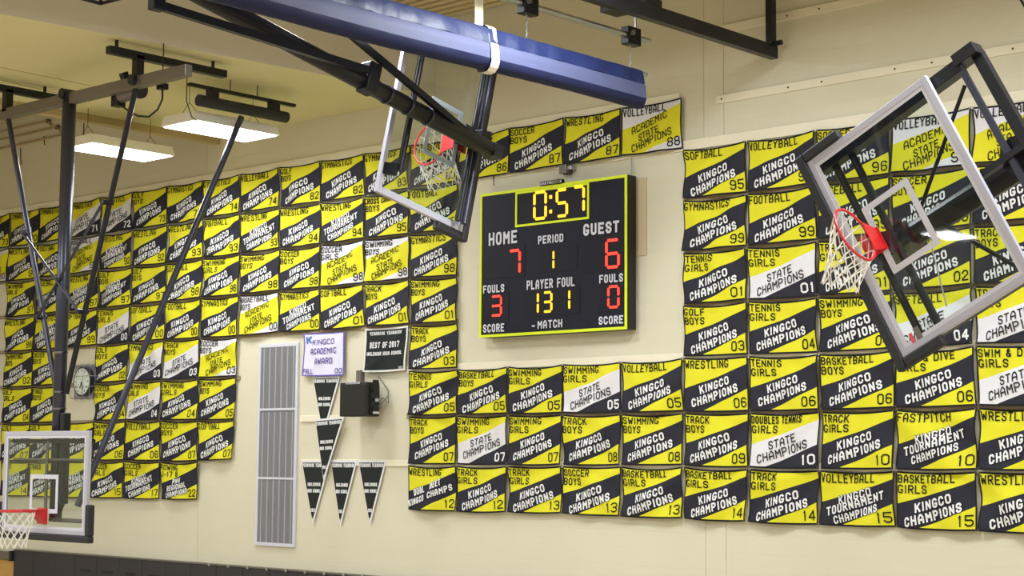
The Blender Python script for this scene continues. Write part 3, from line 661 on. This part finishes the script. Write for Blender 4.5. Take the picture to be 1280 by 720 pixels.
for k in (-1, -.33, .33, 1):
    for pts in ([(p.x + k * .28, -.01, p.z - .30), (p.x + k * .28, -.14, p.z - .26), (p.x + k * .28, -.14, p.z + .26), (p.x + k * .28, -.01, p.z + .30)],
                [(p.x - .33, -.01, p.z + k * .26), (p.x - .28, -.14, p.z + k * .26), (p.x + .28, -.14, p.z + k * .26), (p.x + .33, -.01, p.z + k * .26)]): mb.tube(pts, .004, 5)
mb.build('wire_guard', M['pipe'], e)
# speaker
a, b = at(425, 476, y=-.36), at(458, 519, y=-.36)
e = empty('wall_speaker', (a.x, -.18, b.z), 'black boxy loudspeaker bracketed to the wall under the black square banner', 'speaker')
xa, xb, zb, zt = a.x, at(458, 500, y=-.36).x, at(440, 520.5, y=-.36).z, at(440, 478, y=-.36).z
MB().box((xa, -.36, zb), (xb, -.12, zt)).build('cabinet', M['speaker'], e, bevel=.01)
MB().box((xa + .015, -.368, zb + .015), (xb - .015, -.36, zt - .03)).build('front_grille', M['box'], e, bevel=.004)
MB().box((xa + .13, -.37, zt - .022), (xb - .13, -.366, zt + .004)).build('maker_plate', M['whitepaint'], e)
mb = MB(); flat_text(mb, 'ELECTROVOICE'[:0] or 'DAKTRONICS', (xa + .15, -.372, zt - .018), (1, 0, 0), (0, 0, 1), xb - xa - .3, .016, .004); mb.build('maker_lettering', M['ink'], e)
MB().box((xb + .0, -.30, zb + .03), (xb + .02, -.14, zt - .05)).build('side_panel', M['steel'], e)
for k in range(4): 
    z = zb + .08 + k * .12; MB().box((xb + .02, -.27, z), (xb + .035, -.17, z + .05)).build('connector', M['box'], e)
MB().box((xb + .02, -.23, zt - .26), (xb + .05, -.17, zt - .22)).build('white_plug', M['whitepaint'], e)
MB().box((xb + .022, -.26, zb + .035), (xb + .03, -.15, zb + .065)).build('rating_label', M['whitepaint'], e)
MB().bar((xa + .3, -.12, (zb + zt) / 2), (xa + .3, -.001, (zb + zt) / 2), .12, .12).build('wall_bracket', M['steel'], e)
mb = MB(); mb.tube([(xb + .04, -.2, zt - .2), (xb + .08, -.2, zt - .26), (xb + .06, -.12, zb + .25), (xb + .10, -.05, zb + .18), (xb + .06, -.02, zt - .1), (xb - .15, -.02, zt + .10)], .006, 6)
mb.tube([(xb + .02, -.2, zb + .1), (xb + .05, -.1, zb + .2), (xb + .1, -.04, zb + .3)], .006, 6); mb.build('cable', M['greysteel'], e)
p = at(450.5, 471, y=-.03)
tag(MB().box((p.x - .05, -.07, p.z - .09), (p.x + .05, -.001, p.z + .09)).build('outlet_box', M['greysteel'], None, bevel=.008), 'small grey outlet box between lavender and black square banners, above the speaker', 'outlet box')
# conduits high on the left wall
for (py, lab) in ((165, 'topmost of three thin conduits high in the left corner of the wall'), (175, 'middle of three thin conduits high in the left corner of the wall'), (186, 'lowest of three thin conduits high in the left corner of the wall')):
    a = at(0, py, y=-.04); k = (py - 165) * .03
    cdt = empty('conduit', (a.x, -.04, a.z), lab, 'conduit', 'conduits high on the left wall')
    MB().tube([(-11.95, -.04, a.z), (-8.0 + k, -.04, a.z), (-7.9 + k, -.04, a.z - .1)], .018, 8).build('pipe', M['conduit'], cdt)
    MB().box((-8.05 + k, -.055, a.z - .03), (-7.99 + k, -.002, a.z + .03)).build('clip', M['screw'], cdt)
for px, py, ln in ((26, 185, .3), (55, 170, .16), (105, 150, .55)):
    a = at(px, py, y=-.009); tag(MB().tube([a, a + Vector((0, 0, -ln * .4)), a + Vector((.03, 0, -ln))], .008, 6).build('wire', M['screw'], None),
        {26: 'short wire hanging high on the left wall under conduits', 55: 'tiny wire stub right of the conduits', 105: 'wire hanging just right of the black mast top'}[px], 'wire')

# ================================================================== LAMPS
def lamp(loc, label, power=1.0, wires=True, group='ceiling lamps'):
    e = empty('high_bay_lamp', loc, label, 'ceiling lamp', group); x, y, z = loc; hx, hy = .37, .70
    MB().add([(x - hx, y - hy, z), (x + hx, y - hy, z), (x + hx, y + hy, z), (x - hx, y + hy, z), (x - hx * .9, y - hy * .97, z + .13), (x + hx * .9, y - hy * .97, z + .13), (x + hx * .9, y + hy * .97, z + .13), (x - hx * .9, y + hy * .97, z + .13)],
             [(4, 5, 6, 7), (0, 1, 5, 4), (1, 2, 6, 5), (2, 3, 7, 6), (3, 0, 4, 7), (0, 3, 2, 1)]).build('housing', M['lampbody'], e)
    MB().box((x - hx + .03, y - hy + .03, z - .012), (x + hx - .03, y + hy - .03, z - .002)).build('lens', M['lens'], e)
    if wires:
        top = ZC if -3.3 < x < 1.25 else ZD
        for s in (-1, 1):
            mb = MB(); pk = (x, y + s * hy * .75, z + .3 if top - z > .4 else top)
            mb.tube([(x - hx * .7, y + s * hy * .75, z + .08), pk], .005, 4); mb.tube([(x + hx * .7, y + s * hy * .75, z + .08), pk], .005, 4); mb.tube([pk, (pk[0], pk[1], top)], .005, 4)
            mb.build('hanger_wire', M['screw'], e)
    ld = bpy.data.lights.new('lamp_light', 'AREA'); ld.shape = 'RECTANGLE'; ld.size = .66; ld.size_y = 1.3; ld.energy = LAMP_W * power; ld.color = LAMP_COL
    lo = bpy.data.objects.new('lamp_light', ld); COL.objects.link(lo); lo.parent = e; lo.location = (0, 0, -.03)
lamp((-.56, -2.08, 8.0), 'lit white flat lamp nearer the middle, under the black roller tube', .55)
lamp((-2.93, -2.05, 8.0), 'lit white flat lamp just right of the black mast', .55)
ORD = ['first', 'second', 'third', 'fourth', 'fifth', 'sixth', 'seventh', 'eighth', 'ninth']
for (x, y, z) in [(-9, -8.5, 8.0), (-4.5, -8.5, 8.0), (0, -8.5, 8.0), (4.2, -5.2, 8.7), (7.8, -4.2, 8.6), (11.8, -4.2, 8.6), (15.8, -4.2, 8.6), (19.8, -4.2, 8.6), (22.6, -4.2, 8.6)] + \
        [(x, y, 8.5) for y in (-12.5, -18.5, -25) for x in (-9, -4.5, 0, 4.5, 9, 13.5, 18, 22)]:  # unseen lamps; wall row and curtain one added to brighten the banner wall
    lamp((x, y, z), 'white flat ceiling lamp outside the picture, %s column, %s' % (ORD[min(8, max(0, round((x + 9) / 4.2)))], {-5.2: 'single added one nearest the curtain', -4.2: 'added wall row', -8.5: 'soffit row', -12.5: 'row before the camera', -18.5: 'row behind the camera', -25: 'rearmost row'}[y]), power=.65 if y < -12 else 1.25 if y > -6 else .8, group='lamps outside the picture')

# ================================================================== HOOPS
def hoop(label, C, A, N, B, hang, rbot=.13, tubes=(), sides=None, net_rings=6):
    """C bottom middle of the board, A along the width, N towards the court, B up the board"""
    C, A, N, B = Vector(C), Vector(A).normalized(), Vector(N).normalized(), Vector(B).normalized()
    L = lambda a, n, b: C + A * a + N * n + B * b
    e = empty('basketball_hoop', C, label, 'basketball hoop')
    def lbox(mb, a0, a1, n0, n1, b0, b1, mi=0):
        vs = [L(a, n, b) for b in (b0, b1) for (a, n) in ((a0, n0), (a1, n0), (a1, n1), (a0, n1))]
        return mb.add(vs, [(0,3,2,1),(4,5,6,7),(0,1,5,4),(1,2,6,5),(2,3,7,6),(3,0,4,7)], mi)
    H = 1.22; F = .055
    lbox(MB(), -.87, .87, -.012, 0, .045, H - .045).build('glass_panel', M['glass'], e)
    mb = MB()
    lbox(mb, -.915, .915, -.04, .008, H - F, H); lbox(mb, -.915, .915, -.04, .008, 0, F)
    lbox(mb, -.915, -.915 + F, -.04, .008, F, H - F); lbox(mb, .915 - F, .915, -.04, .008, F, H - F)
    mb.build('board_frame', M['alu'], e, bevel=.004)
    G = .03; q = .915 - F; mb = MB()
    lbox(mb, -q, q, .0005, .003, H - F - G, H - F); lbox(mb, -q, q, .0005, .003, F, F + G); lbox(mb, -q, -q + G, .0005, .003, F + G, H - F - G); lbox(mb, q - G, q, .0005, .003, F + G, H - F - G)
    mb.build('painted_border', M['whitepaint'], e)
    mb = MB(); T = .052
    lbox(mb, -.305, .305, .0005, .003, .70 - T, .70); lbox(mb, -.305, .305, .0005, .003, .24, .24 + T); lbox(mb, -.305, -.305 + T, .0005, .003, .24 + T, .70 - T); lbox(mb, .305 - T, .305, .0005, .003, .24 + T, .70 - T)
    mb.build('target_square', M['whitepaint'], e)
    mb = MB(); lbox(mb, -1.0, 1.0, -.055, .03, -.085, -.002); lbox(mb, -1.0, -.917, -.055, .03, -.002, .36); lbox(mb, .917, 1.0, -.055, .03, -.002, .36)
    mb.build('edge_pad', M['pad'], e, bevel=.015)
    # rim
    rz_ = .27; rc = L(0, .38, rz_); r = .2286
    mb = MB(); pts = [rc + A * (r * math.cos(t)) + N * (r * math.sin(t)) for t in [2 * math.pi * k / 32 for k in range(33)]]
    mb.tube(pts, .011, 8, cap=False); rim = mb.build('rim', M['red'], e, smooth=True)
    mb = MB(); 
    lbox(mb, -.10, .10, .003, .02, rz_ - .16, rz_ + .03)
    for s in (-1, 1):
        mb.prism([L(s * .085, .02, rz_ + .012), L(s * .085, .02, rz_ - .14), L(s * .05, .165, rz_ - .02), L(s * .05, .165, rz_ + .012)], A * (.008 * -s))
    mb.prism([L(-.09, .02, rz_ + .008), L(.09, .02, rz_ + .008), L(.13, .20, rz_ + .008), L(-.13, .20, rz_ + .008)], B * .008)
    mb.prism([L(-.085, .02, rz_ - .13), L(.085, .02, rz_ - .13), L(.05, .165, rz_ - .018), L(-.05, .165, rz_ - .018)], N * .006)
    mb.build('rim_bracket', M['red'], rim)
    # net: twelve cords crossing in diamonds
    hang = Vector(hang); J = net_rings; mb = MB()
    down = hang.normalized(); e1 = (A - down * A.dot(down)).normalized() if abs(A.dot(down)) < .95 else Vector((1, 0, 0)); e2 = down.cross(e1)
    if e2.dot(N) < 0: e2 = -e2
    def node(i, j):
        t = j / J; th = 2 * math.pi * (i + .5 * (j % 2)) / 12; rr = r * (1 - t) + rbot * t if t < .75 else (r * .25 + rbot * .75)
        c0 = rc + hang * t - B * .012
        x1 = A * (1 - t) + e1 * t; x2 = N * (1 - t) + e2 * t
        rn = random.Random(i * 31 + j).uniform(-.008, .008)
        return c0 + x1 * ((rr + rn) * math.cos(th)) + x2 * ((rr + rn) * math.sin(th))
    for i in range(12):
        for j in range(J):
            o2 = (i + 1) if j % 2 else i; o3 = i if j % 2 else i - 1
            mb.tube([node(i, j), node(o2 % 12, j + 1)], .0052, 4, cap=False); mb.tube([node(i, j), node(o3 % 12, j + 1)], .0052, 4, cap=False)
    mb.build('net', M['net'], rim)
    for (p, q_, rr, nm, mt) in tubes:
        p, q_ = (L(*p) if isinstance(p, tuple) else p), (L(*q_) if isinstance(q_, tuple) else q_)
        if isinstance(rr, tuple): MB().bar(p, q_, rr[0], rr[1], N).build(nm, mt, e, bevel=.005)
        else: MB().tube([p, q_], rr, 14).build(nm, mt, e, smooth=False)
    return e, L, lbox
ST, GM = M['steel'], M['gunmetal']
# --- right hoop, swung sideways
th = 1.087; A = Vector((math.cos(th), 0, -math.sin(th))); B_ = Vector((math.sin(th), 0, math.cos(th))); N = Vector((0, -1, 0)); C = Vector((10.248, -4.126, 5.313))
e, L, lbox = hoop('glass basketball hoop swung up sideways at right, black padded edge facing left', C, A, N, B_, (-.13, 0, -.40), .12, tubes=[
    ((-.86, -.16, .14), (.86, -.16, .14), .032, 'support_tube', ST), ((-.86, -.16, .31), (.86, -.16, .31), .032, 'support_tube', ST),
    ((-.86, -.14, .02), (-.86, -.14, 1.46), (.11, .12), 'side_arm', ST), ((.86, -.14, .02), (.86, -.14, 1.46), (.06, .08), 'side_arm', ST),
    ((-.88, -.10, 1.46), (.35, -.10, 1.46), (.055, .03), 'cross_arm', GM), ((-.90, -.18, 1.60), (.0, -.18, 1.60), (.09, .09), 'cross_arm', ST),
    ((-.90, -.14, 1.44), (-.90, -.14, 1.64), (.10, .16), 'corner_bracket', ST), ((.86, -.14, 1.44), (.0, -.14, 1.46), (.055, .03), 'cross_arm', ST),
    ((0, -.30, .18), (0, -.42, 1.6), .10, 'mast', ST), ((0, -.42, 1.5), (0, -.5, 4.6), .115, 'mast', ST),
    ((-.72, -.16, 1.40), (-.08, -.22, .55), .016, 'stay_rod', ST), ((0, -.3, .62), (.86, -.16, 1.15), .018, 'stay_rod', ST),
    ((-.1, -.30, .27), (.1, -.30, .27), (.30, .30), 'mast_head', ST), ((0, -.02, .24), (0, -.3, .24), (.16, .2), 'mount_block', GM),
    ((.75, -.015, .50), (.25, -.015, .62), .006, 'reflective_strip', M['alu'])])
# hub where the cross arms meet the mast
MB().tube([L(0, -.16, 1.50), L(0, -.60, 1.50)], .15, 20).build('hub', ST, e)
MB().bar(L(.0, -.1, 1.1), L(.0, -.1, 2.2), .05, .07, N).build('lock_bar', ST, e)
p = L(.80, .004, .09); MB().bar(L(.76, .005, .20), L(.86, .005, .20), .05, .006, N).build('grey_sticker', M['greysteel'], e)
MB().bar(L(.78, .009, .14), L(.86, .009, .14), .03, .004, N).build('pink_sticker', M['pink'], e)
pv = L(0, -.5, 4.6); MB().bar((pv.x, pv.y, pv.z), (pv.x, pv.y, ZD), .12).build('hanger_post', ST, e)
# --- middle hoop, folded flat under the roof, seen from behind
th = 1.341; A = Vector((0, -math.cos(th), -math.sin(th))); Bm = Vector((0, -math.sin(th), math.cos(th))); N = Vector((-1, 0, 0)); C = Vector((5.337, -3.373, 6.878))
m0, m1 = at(612, 187, x=5.75), at(277, 8, x=5.75); md = (m0 - m1).normalized(); m2 = m1 - md * 1.2
br0, br1 = at(196, 6, x=6.02), at(459, 88, x=5.86)
sr0, sr1 = at(432, 38, x=5.9), at(602, 181, x=5.78)
e, L, lbox = hoop('glass basketball hoop folded up, seen from behind below the blue curtain roll', C, A, N, Bm, (-.06, .26, -.38), .16, tubes=[
    ((-.9, -.12, .08), (.86, -.12, .08), .034, 'support_tube', GM), ((-.9, -.12, .17), (.86, -.12, .17), .030, 'support_tube', ST),
    ((-.9, -.14, 1.07), (.66, -.14, 1.07), .034, 'support_tube', ST), ((.66, -.14, 1.10), (.66, -.02, 1.18), (.12, .05), 'foot_plate', ST),
    ((-.9, -.14, 1.07), (-.9, -.14, .08), .034, 'support_tube', ST),
    ((.0, -.03, .27), (0, -.38, .22), (.12, .16), 'mount_block', ST),
    ((.0, -.2, .10), (0, -.2, .42), (.16, .12), 'mount_plate', GM)])
MB().tube([m0, m2], [.085, .085], 18).build('mast', M['steel'], e, smooth=True)
MB().bar(m0 - md * .0, m0 + md * .12, .14, .16, (1, 0, 0)).build('mast_end', ST, e)
MB().bar(br0, br1, .06, .07).build('brace', ST, e)
cp = at(459, 97, x=5.78); MB().bar(cp - md * .05, cp + md * .10, .16, .30, (0, 0, 1)).build('brace_clamp', ST, e, bevel=.02)
MB().bar(br0 + Vector((0, 0, .3)), br0 + Vector((0, 0, -.05)), .09, .12, (0, 1, 0)).build('brace_end', ST, e, bevel=.01)
MB().bar(sr0, sr1, .05, .06).build('brace', ST, e)
for t in (.26, .34, .42): 
    c_ = m0.lerp(m1, t); MB().tube([c_ - md * .012, c_ + md * .012], .094, 18).build('mast_ring', GM, e)
MB().bar(m2, (m2.x, m2.y, ZD), .12).build('hanger_post', ST, e)
# --- left hoop, lowered
C = Vector((-.734, -4.46, 2.778)); A = Vector((1, 0, 0)); B_ = Vector((0, 0, 1)); N = Vector((0, -1, 0)); my = -4.29
def lp(px, py): return at(px, py, y=my)
e, L, lbox = hoop('lowered glass basketball hoop at the lower left edge, red rim pointing left', C, A, N, B_, (0, 0, -.42), .13, tubes=[
    ((-.86, -.1, 1.10), (.86, -.1, 1.10), .028, 'support_tube', ST), ((-.86, -.1, .88), (.86, -.1, .88), .014, 'support_tube', M['greysteel']),
    ((0, -.1, .16), (.86, -.1, .16), .026, 'support_tube', M['greysteel']), ((-.05, -.06, .1), (-.05, -.06, 1.1), (.05, .02), 'mount_strip', M['greysteel'])])
zc = lp(85, 117).z
MB().tube([(C.x, my, 2.95), (C.x, my, zc)], [.075, .085], 20).build('mast', GM, e, smooth=True)
MB().box((C.x + .10, my - .05, L(0,0,.35).z), (C.x + .19, my + .05, lp(86, 516).z)).build('actuator_box', ST, e, bevel=.01)
MB().bar((C.x + .14, my, 3.14), (C.x + .05, my - .02, 2.98), .05).build('crank_hook', ST, e)
for py in (441, 490, 511):
    z = lp(76, py).z; MB().tube([(C.x, my, z - .012), (C.x, my, z + .012)], .088, 18).build('mast_clamp', M['greysteel'], e); MB().tube([(C.x + .08, my - .02, z), (C.x + .13, my - .02, z)], .02, 8).build('clamp_bolt', ST, e)
tl_, tr_ = lp(9, 140), lp(172, 101)
MB().bar(lp(4, 144), lp(236, 88), .10, .14).build('cross_beam', M['greysteel'], e, bevel=.006)
jl, jr, foot = lp(35, 285), lp(134, 263), lp(77, 492)
fl, fr_ = foot + Vector((-.10, 0, 0)), foot + Vector((.10, 0, 0))
MB().tube([tl_, fl], .034, 12).build('side_leg', GM, e); MB().tube([tr_, fr_], .034, 12).build('side_leg', ST, e)
def on(a, b, py):  # point of leg a-b at image height py
    z = lp(80, py).z; t = (a.z - z) / (a.z - b.z); return a.lerp(b, t)
o_ = Vector((0, -.09, 0))
for (a0, b0) in ((on(tl_, fl, 285), on(tr_, fr_, 392)), (on(tr_, fr_, 263), on(tl_, fl, 395))):
    MB().tube([a0 + o_, b0 + o_], .018, 8).build('cross_brace', GM, e)
    for k_ in (a0, b0): MB().tube([k_ + Vector((0, .04, 0)), k_ + o_ * 1.2], .03, 8).build('brace_bolt', ST, e)
for pt, (ya, yb) in ((tr_, ((135, 62), (281, 93))), (tl_, ((-40, 104), (71, 122)))):
    xb_ = pt.x; p0, p1 = at(*ya, x=xb_), at(*yb, x=xb_); zz = (p0.z + p1.z) / 2
    MB().bar((xb_, p0.y, zz), (xb_, p1.y, zz), .10, .09).build('ceiling_rail', ST, e, bevel=.005)
    MB().bar((xb_, my, zz), (xb_, my, pt.z), .10).build('drop_post', ST, e)
    MB().box((xb_ - .015, p0.y + .1, zz), (xb_ + .015, p0.y + .13, ZC)).build('ceiling_bolt', ST, e); MB().box((xb_ - .015, p1.y - .2, zz), (xb_ + .015, p1.y - .17, ZC)).build('ceiling_bolt', ST, e)
MB().tube([at(302, 146, x=.03), (C.x + .28, my + .12, 3.1)], .04, 14).build('fold_strut', GM, e)
for px in (85, 172): 
    p = lp(px, 118 if px == 85 else 101); MB().tube([p + Vector((0, -.1, 0)), p + Vector((0, .1, 0))], .065, 12).build('joint_pin', ST, e)
# --- roller tube beside the lamp
t0, t1 = at(248, 124, x=.03), at(358, 148, x=.03)
e = empty('winch_roller', t0, 'black horizontal roller tube hung over the middle lamp', 'roller tube'); zz = (t0.z + t1.z) / 2
MB().tube([(.03, t0.y, zz), (.03, t1.y, zz)], .075, 18).build('tube', M['pad'], e, smooth=False)
r0, r1 = at(236, 114, x=.03).y, at(368, 141, x=.03).y
MB().box((0, r0, zz + .16), (.06, r1, zz + .20)).build('top_rail', ST, e)
for yy in (t0.y + .22, t1.y - .22): MB().box((-.03, yy - .06, zz + .04), (.09, yy + .06, zz + .17)).build('bracket', ST, e)
mb = MB()
for yy in (t0.y + .5, t1.y - .5): mb.tube([(.03, yy, zz + .2), (.03, yy, ZC)], .007, 6)
mb.build('hanger_rod', M['screw'], e)
# --- winch with cable
p = at(162, 118, y=my + .15); e = bpy.data.objects['basketball_hoop.002']
MB().tube([p + Vector((-.16, 0, 0)), p + Vector((.18, 0, .03))], .085, 16).build('winch_motor', M['greysteel'], e)
MB().tube([p + Vector((.18, 0, .03)), p + Vector((.22, 0, .03))], .11, 16).build('winch_gear_case', GM, e)
MB().box((p.x - .30, p.y - .06, p.z - .12), (p.x - .16, p.y + .06, p.z + .06)).build('winch_box', ST, e, bevel=.006)
MB().bar(p + Vector((0, 0, .04)), p + Vector((0, -.1, .25)), .08).build('winch_arm', ST, e)
cq = [at(a, b, y=my + .15) for a, b in ((146, 128), (160, 138), (172, 145), (186, 146), (197, 137), (203, 124), (203, 110))]
MB().tube(cq, .012, 8).build('winch_cable', M['pad'], e)
q = cq[-1]; MB().box((q.x - .05, q.y - .05, q.z - .02), (q.x + .05, q.y + .05, q.z + .05)).build('cable_plug', ST, e); MB().tube([q, (q.x, q.y, ZC)], .008, 6).build('plug_cord', M['screw'], e)
a = at(234, 92, x=.12); tag(MB().tube([(a.x, a.y, ZC), a + Vector((0, 0, -.35)), a + Vector((.05, .05, -.55)), a + Vector((.12, .1, -.62))], .007, 6).build('cord', M['screw'], None), 'thin cord hanging by the winch rail, above the middle lamp', 'cord')

# ================================================================== CURTAIN, PIPE, BEAM
XC = 6.4; ye = -2.0; yl = -15.0
e = empty('divider_curtain', (XC, ye, 7.37), 'rolled up blue vinyl divider curtain hanging across the gym', 'curtain')
ztop = at(797, 87, x=XC).z; H = ztop - at(797, 136, x=XC).z
PR = [(.012, 0), (.05, .06), (.07, .39), (.085, .41), (.095, .60), (.10, .76), (.10, .78), (.08, .90), (.045, .98), (0, 1.0)]   # half width, depth fraction
def sheet(i0, i1, name, m, pleat=0):
    rg = random.Random(i0); mb = MB(); prof = PR[i0:i1 + 1]; n = 150
    side = prof[:]; full = [(w_, h_) for w_, h_ in side]; back = [(-w_, h_) for w_, h_ in side]
    for sgn, pf in ((1, full), (-1, back)):
        k0 = len(mb.v)
        for j in range(n + 1):
            y = ye + (yl - ye) * j / n
            for k, (w_, h_) in enumerate(pf):
                pl = pleat * math.sin(j * 1.35 + k * .6 + 2.2 * math.sin(j * .31)) * (1 if 0 < k else .2)
                mb.v.append((XC + w_ + pl * sgn, y, ztop - h_ * H + .012 * math.sin(j * .11) * h_))
        K_ = len(pf)
        for j in range(n):
            for k in range(K_ - 1):
                a = k0 + j * K_ + k; mb.f.append((a, a + 1, a + K_ + 1, a + K_)); mb.mi.append(0)
    return mb.build(name, m, e, smooth=True)
sheet(0, 2, 'gathered_top', M['blue'], .02); sheet(2, 5, 'mesh_fold', M['bluel'], .003); sheet(5, 9, 'rolled_bottom', M['navy'], .003)
mb = MB(); mb.prism([(XC + s * w_, ye + .003, ztop - h_ * H) for s, pr in ((1, PR), (-1, PR[::-1])) for (w_, h_) in pr][:], (0, .004, 0)); mb.build('end_hem', M['navy'], e)
MB().tube([(XC, yl, ztop - .03), (XC, at(808, 91, x=XC).y, ztop - .03)], .022, 10).build('top_batten_pipe', M['pipe'], e)
def strap(px, label_part='strap'):
    y = at(px, 100, x=XC + .1).y; mb = MB(); wv = .055
    prof = [(w_ * 1.06 + .01, h_) for w_, h_ in PR]; loop = [(w_, h_) for w_, h_ in prof] + [(-w_, h_) for w_, h_ in prof[::-1]]
    vs = []; K_ = len(loop)
    for yy in (y - wv, y + wv):
        for (w_, h_) in loop: vs.append((XC + w_, yy, ztop + .015 - h_ * (H + .04)))
    mb.add(vs, [(k, (k + 1) % K_, (k + 1) % K_ + K_, k + K_) for k in range(K_)])
    mb.box((XC - .03, y - wv - .09, ztop + .0), (XC - .02, y + wv - .09, ztop + .55)); mb.build('strap', M['strap'], e)
    MB().tube([(XC - .14, y - .1, ztop + .62), (XC + .14, y - .1, ztop + .62)], .17, 20).build('strap_drum', M['strap'], e)
strap(618); strap(-260)
pz = at(811, 52, x=XC).z; py0 = at(811, 52, x=XC).y
pipe = empty('track_pipe', (XC, py0, pz), 'galvanised pipe above the blue curtain roll', 'pipe')
MB().tube([(XC, yl, pz), (XC, py0, pz)], .034, 12).build('pipe', M['pipe'], pipe)
for px, py in ((790, 45), (661, 12)):
    p = at(px, py, x=XC)
    MB().box((XC - .055, p.y - .12, pz - .10), (XC + .055, p.y + .09, pz + .09)).build('pipe_clamp', ST, pipe, bevel=.01)
    MB().tube([(XC + .05, p.y - .07, pz + .02), (XC + .08, p.y - .07, pz + .02)], .03, 8).build('clamp_bolt', M['pipe'], pipe)
    MB().bar((XC, p.y + .06, pz + .08), (XC, p.y + .06, ZD), .02).build('hanger_rod', M['pipe'], pipe)
    ch = MB()
    for k in range(9):
        z_ = pz - .10 - (pz - .10 - ztop) * (k + .5) / 9; ch.tube([(XC, p.y - .03 + (.008 if k % 2 else -.008), z_ + .028), (XC, p.y - .03 - (.008 if k % 2 else -.008), z_ - .028)], .007, 5)
    ch.build('chain', M['pipe'], pipe)
p = at(797, 12, x=6.62); MB().box((XC - .1, p.y - .22, at(797, 14, x=6.62).z), (6.9, p.y + .05, at(797, 9, x=6.62).z + .03)).build('support_plate', ST, pipe)
bz = at(968, 66, x=6.85).z; by = at(968, 66, x=6.85).y
e = empty('steel_frame', (6.85, by, bz), 'black steel beam and corner post high in front of the wall', 'steel frame')
MB().box((6.80, -15, bz - .075), (6.90, by, bz + .075)).build('beam', ST, e, bevel=.005)
MB().box((6.80, by - .10, bz + .075), (6.88, by, ZD)).build('post', ST, e, bevel=.005)
MB().tube([(6.88, by - .05, bz + .09), (6.98, by - .05, bz + .09)], .03, 10).build('bolt', ST, e)
for yy in (-3.0, -7.5, -12): MB().box((6.81, yy - .04, bz + .07), (6.89, yy + .04, ZD)).build('post', ST, e)
# bent bar end at the top left, part of another frame overhead
e = empty('overhead_bracket', at(127, 3, z=8.45), 'bent black bar peeking in at the top edge, upper left', 'bracket')
q = [at(98, -3, z=8.45), at(126, 4.5, z=8.45), at(151, -2, z=8.45)]
MB().tube(q, .02, 8).build('bent_bar', ST, e); MB().tube([q[1], q[1] + Vector((0, 0, .1))], .018, 8).build('stud', ST, e)
MB().tube([(q[2].x, q[2].y, q[2].z), (q[2].x, q[2].y, ZC)], .018, 8).build('stud', ST, e)
p = at(1274, -4, y=-1.0); q = at(1284, 14, y=-1.0); tag(MB().tube([p, q], .012, 6).build('cord', ST, None), 'thin dark cord at the top right corner', 'cord')
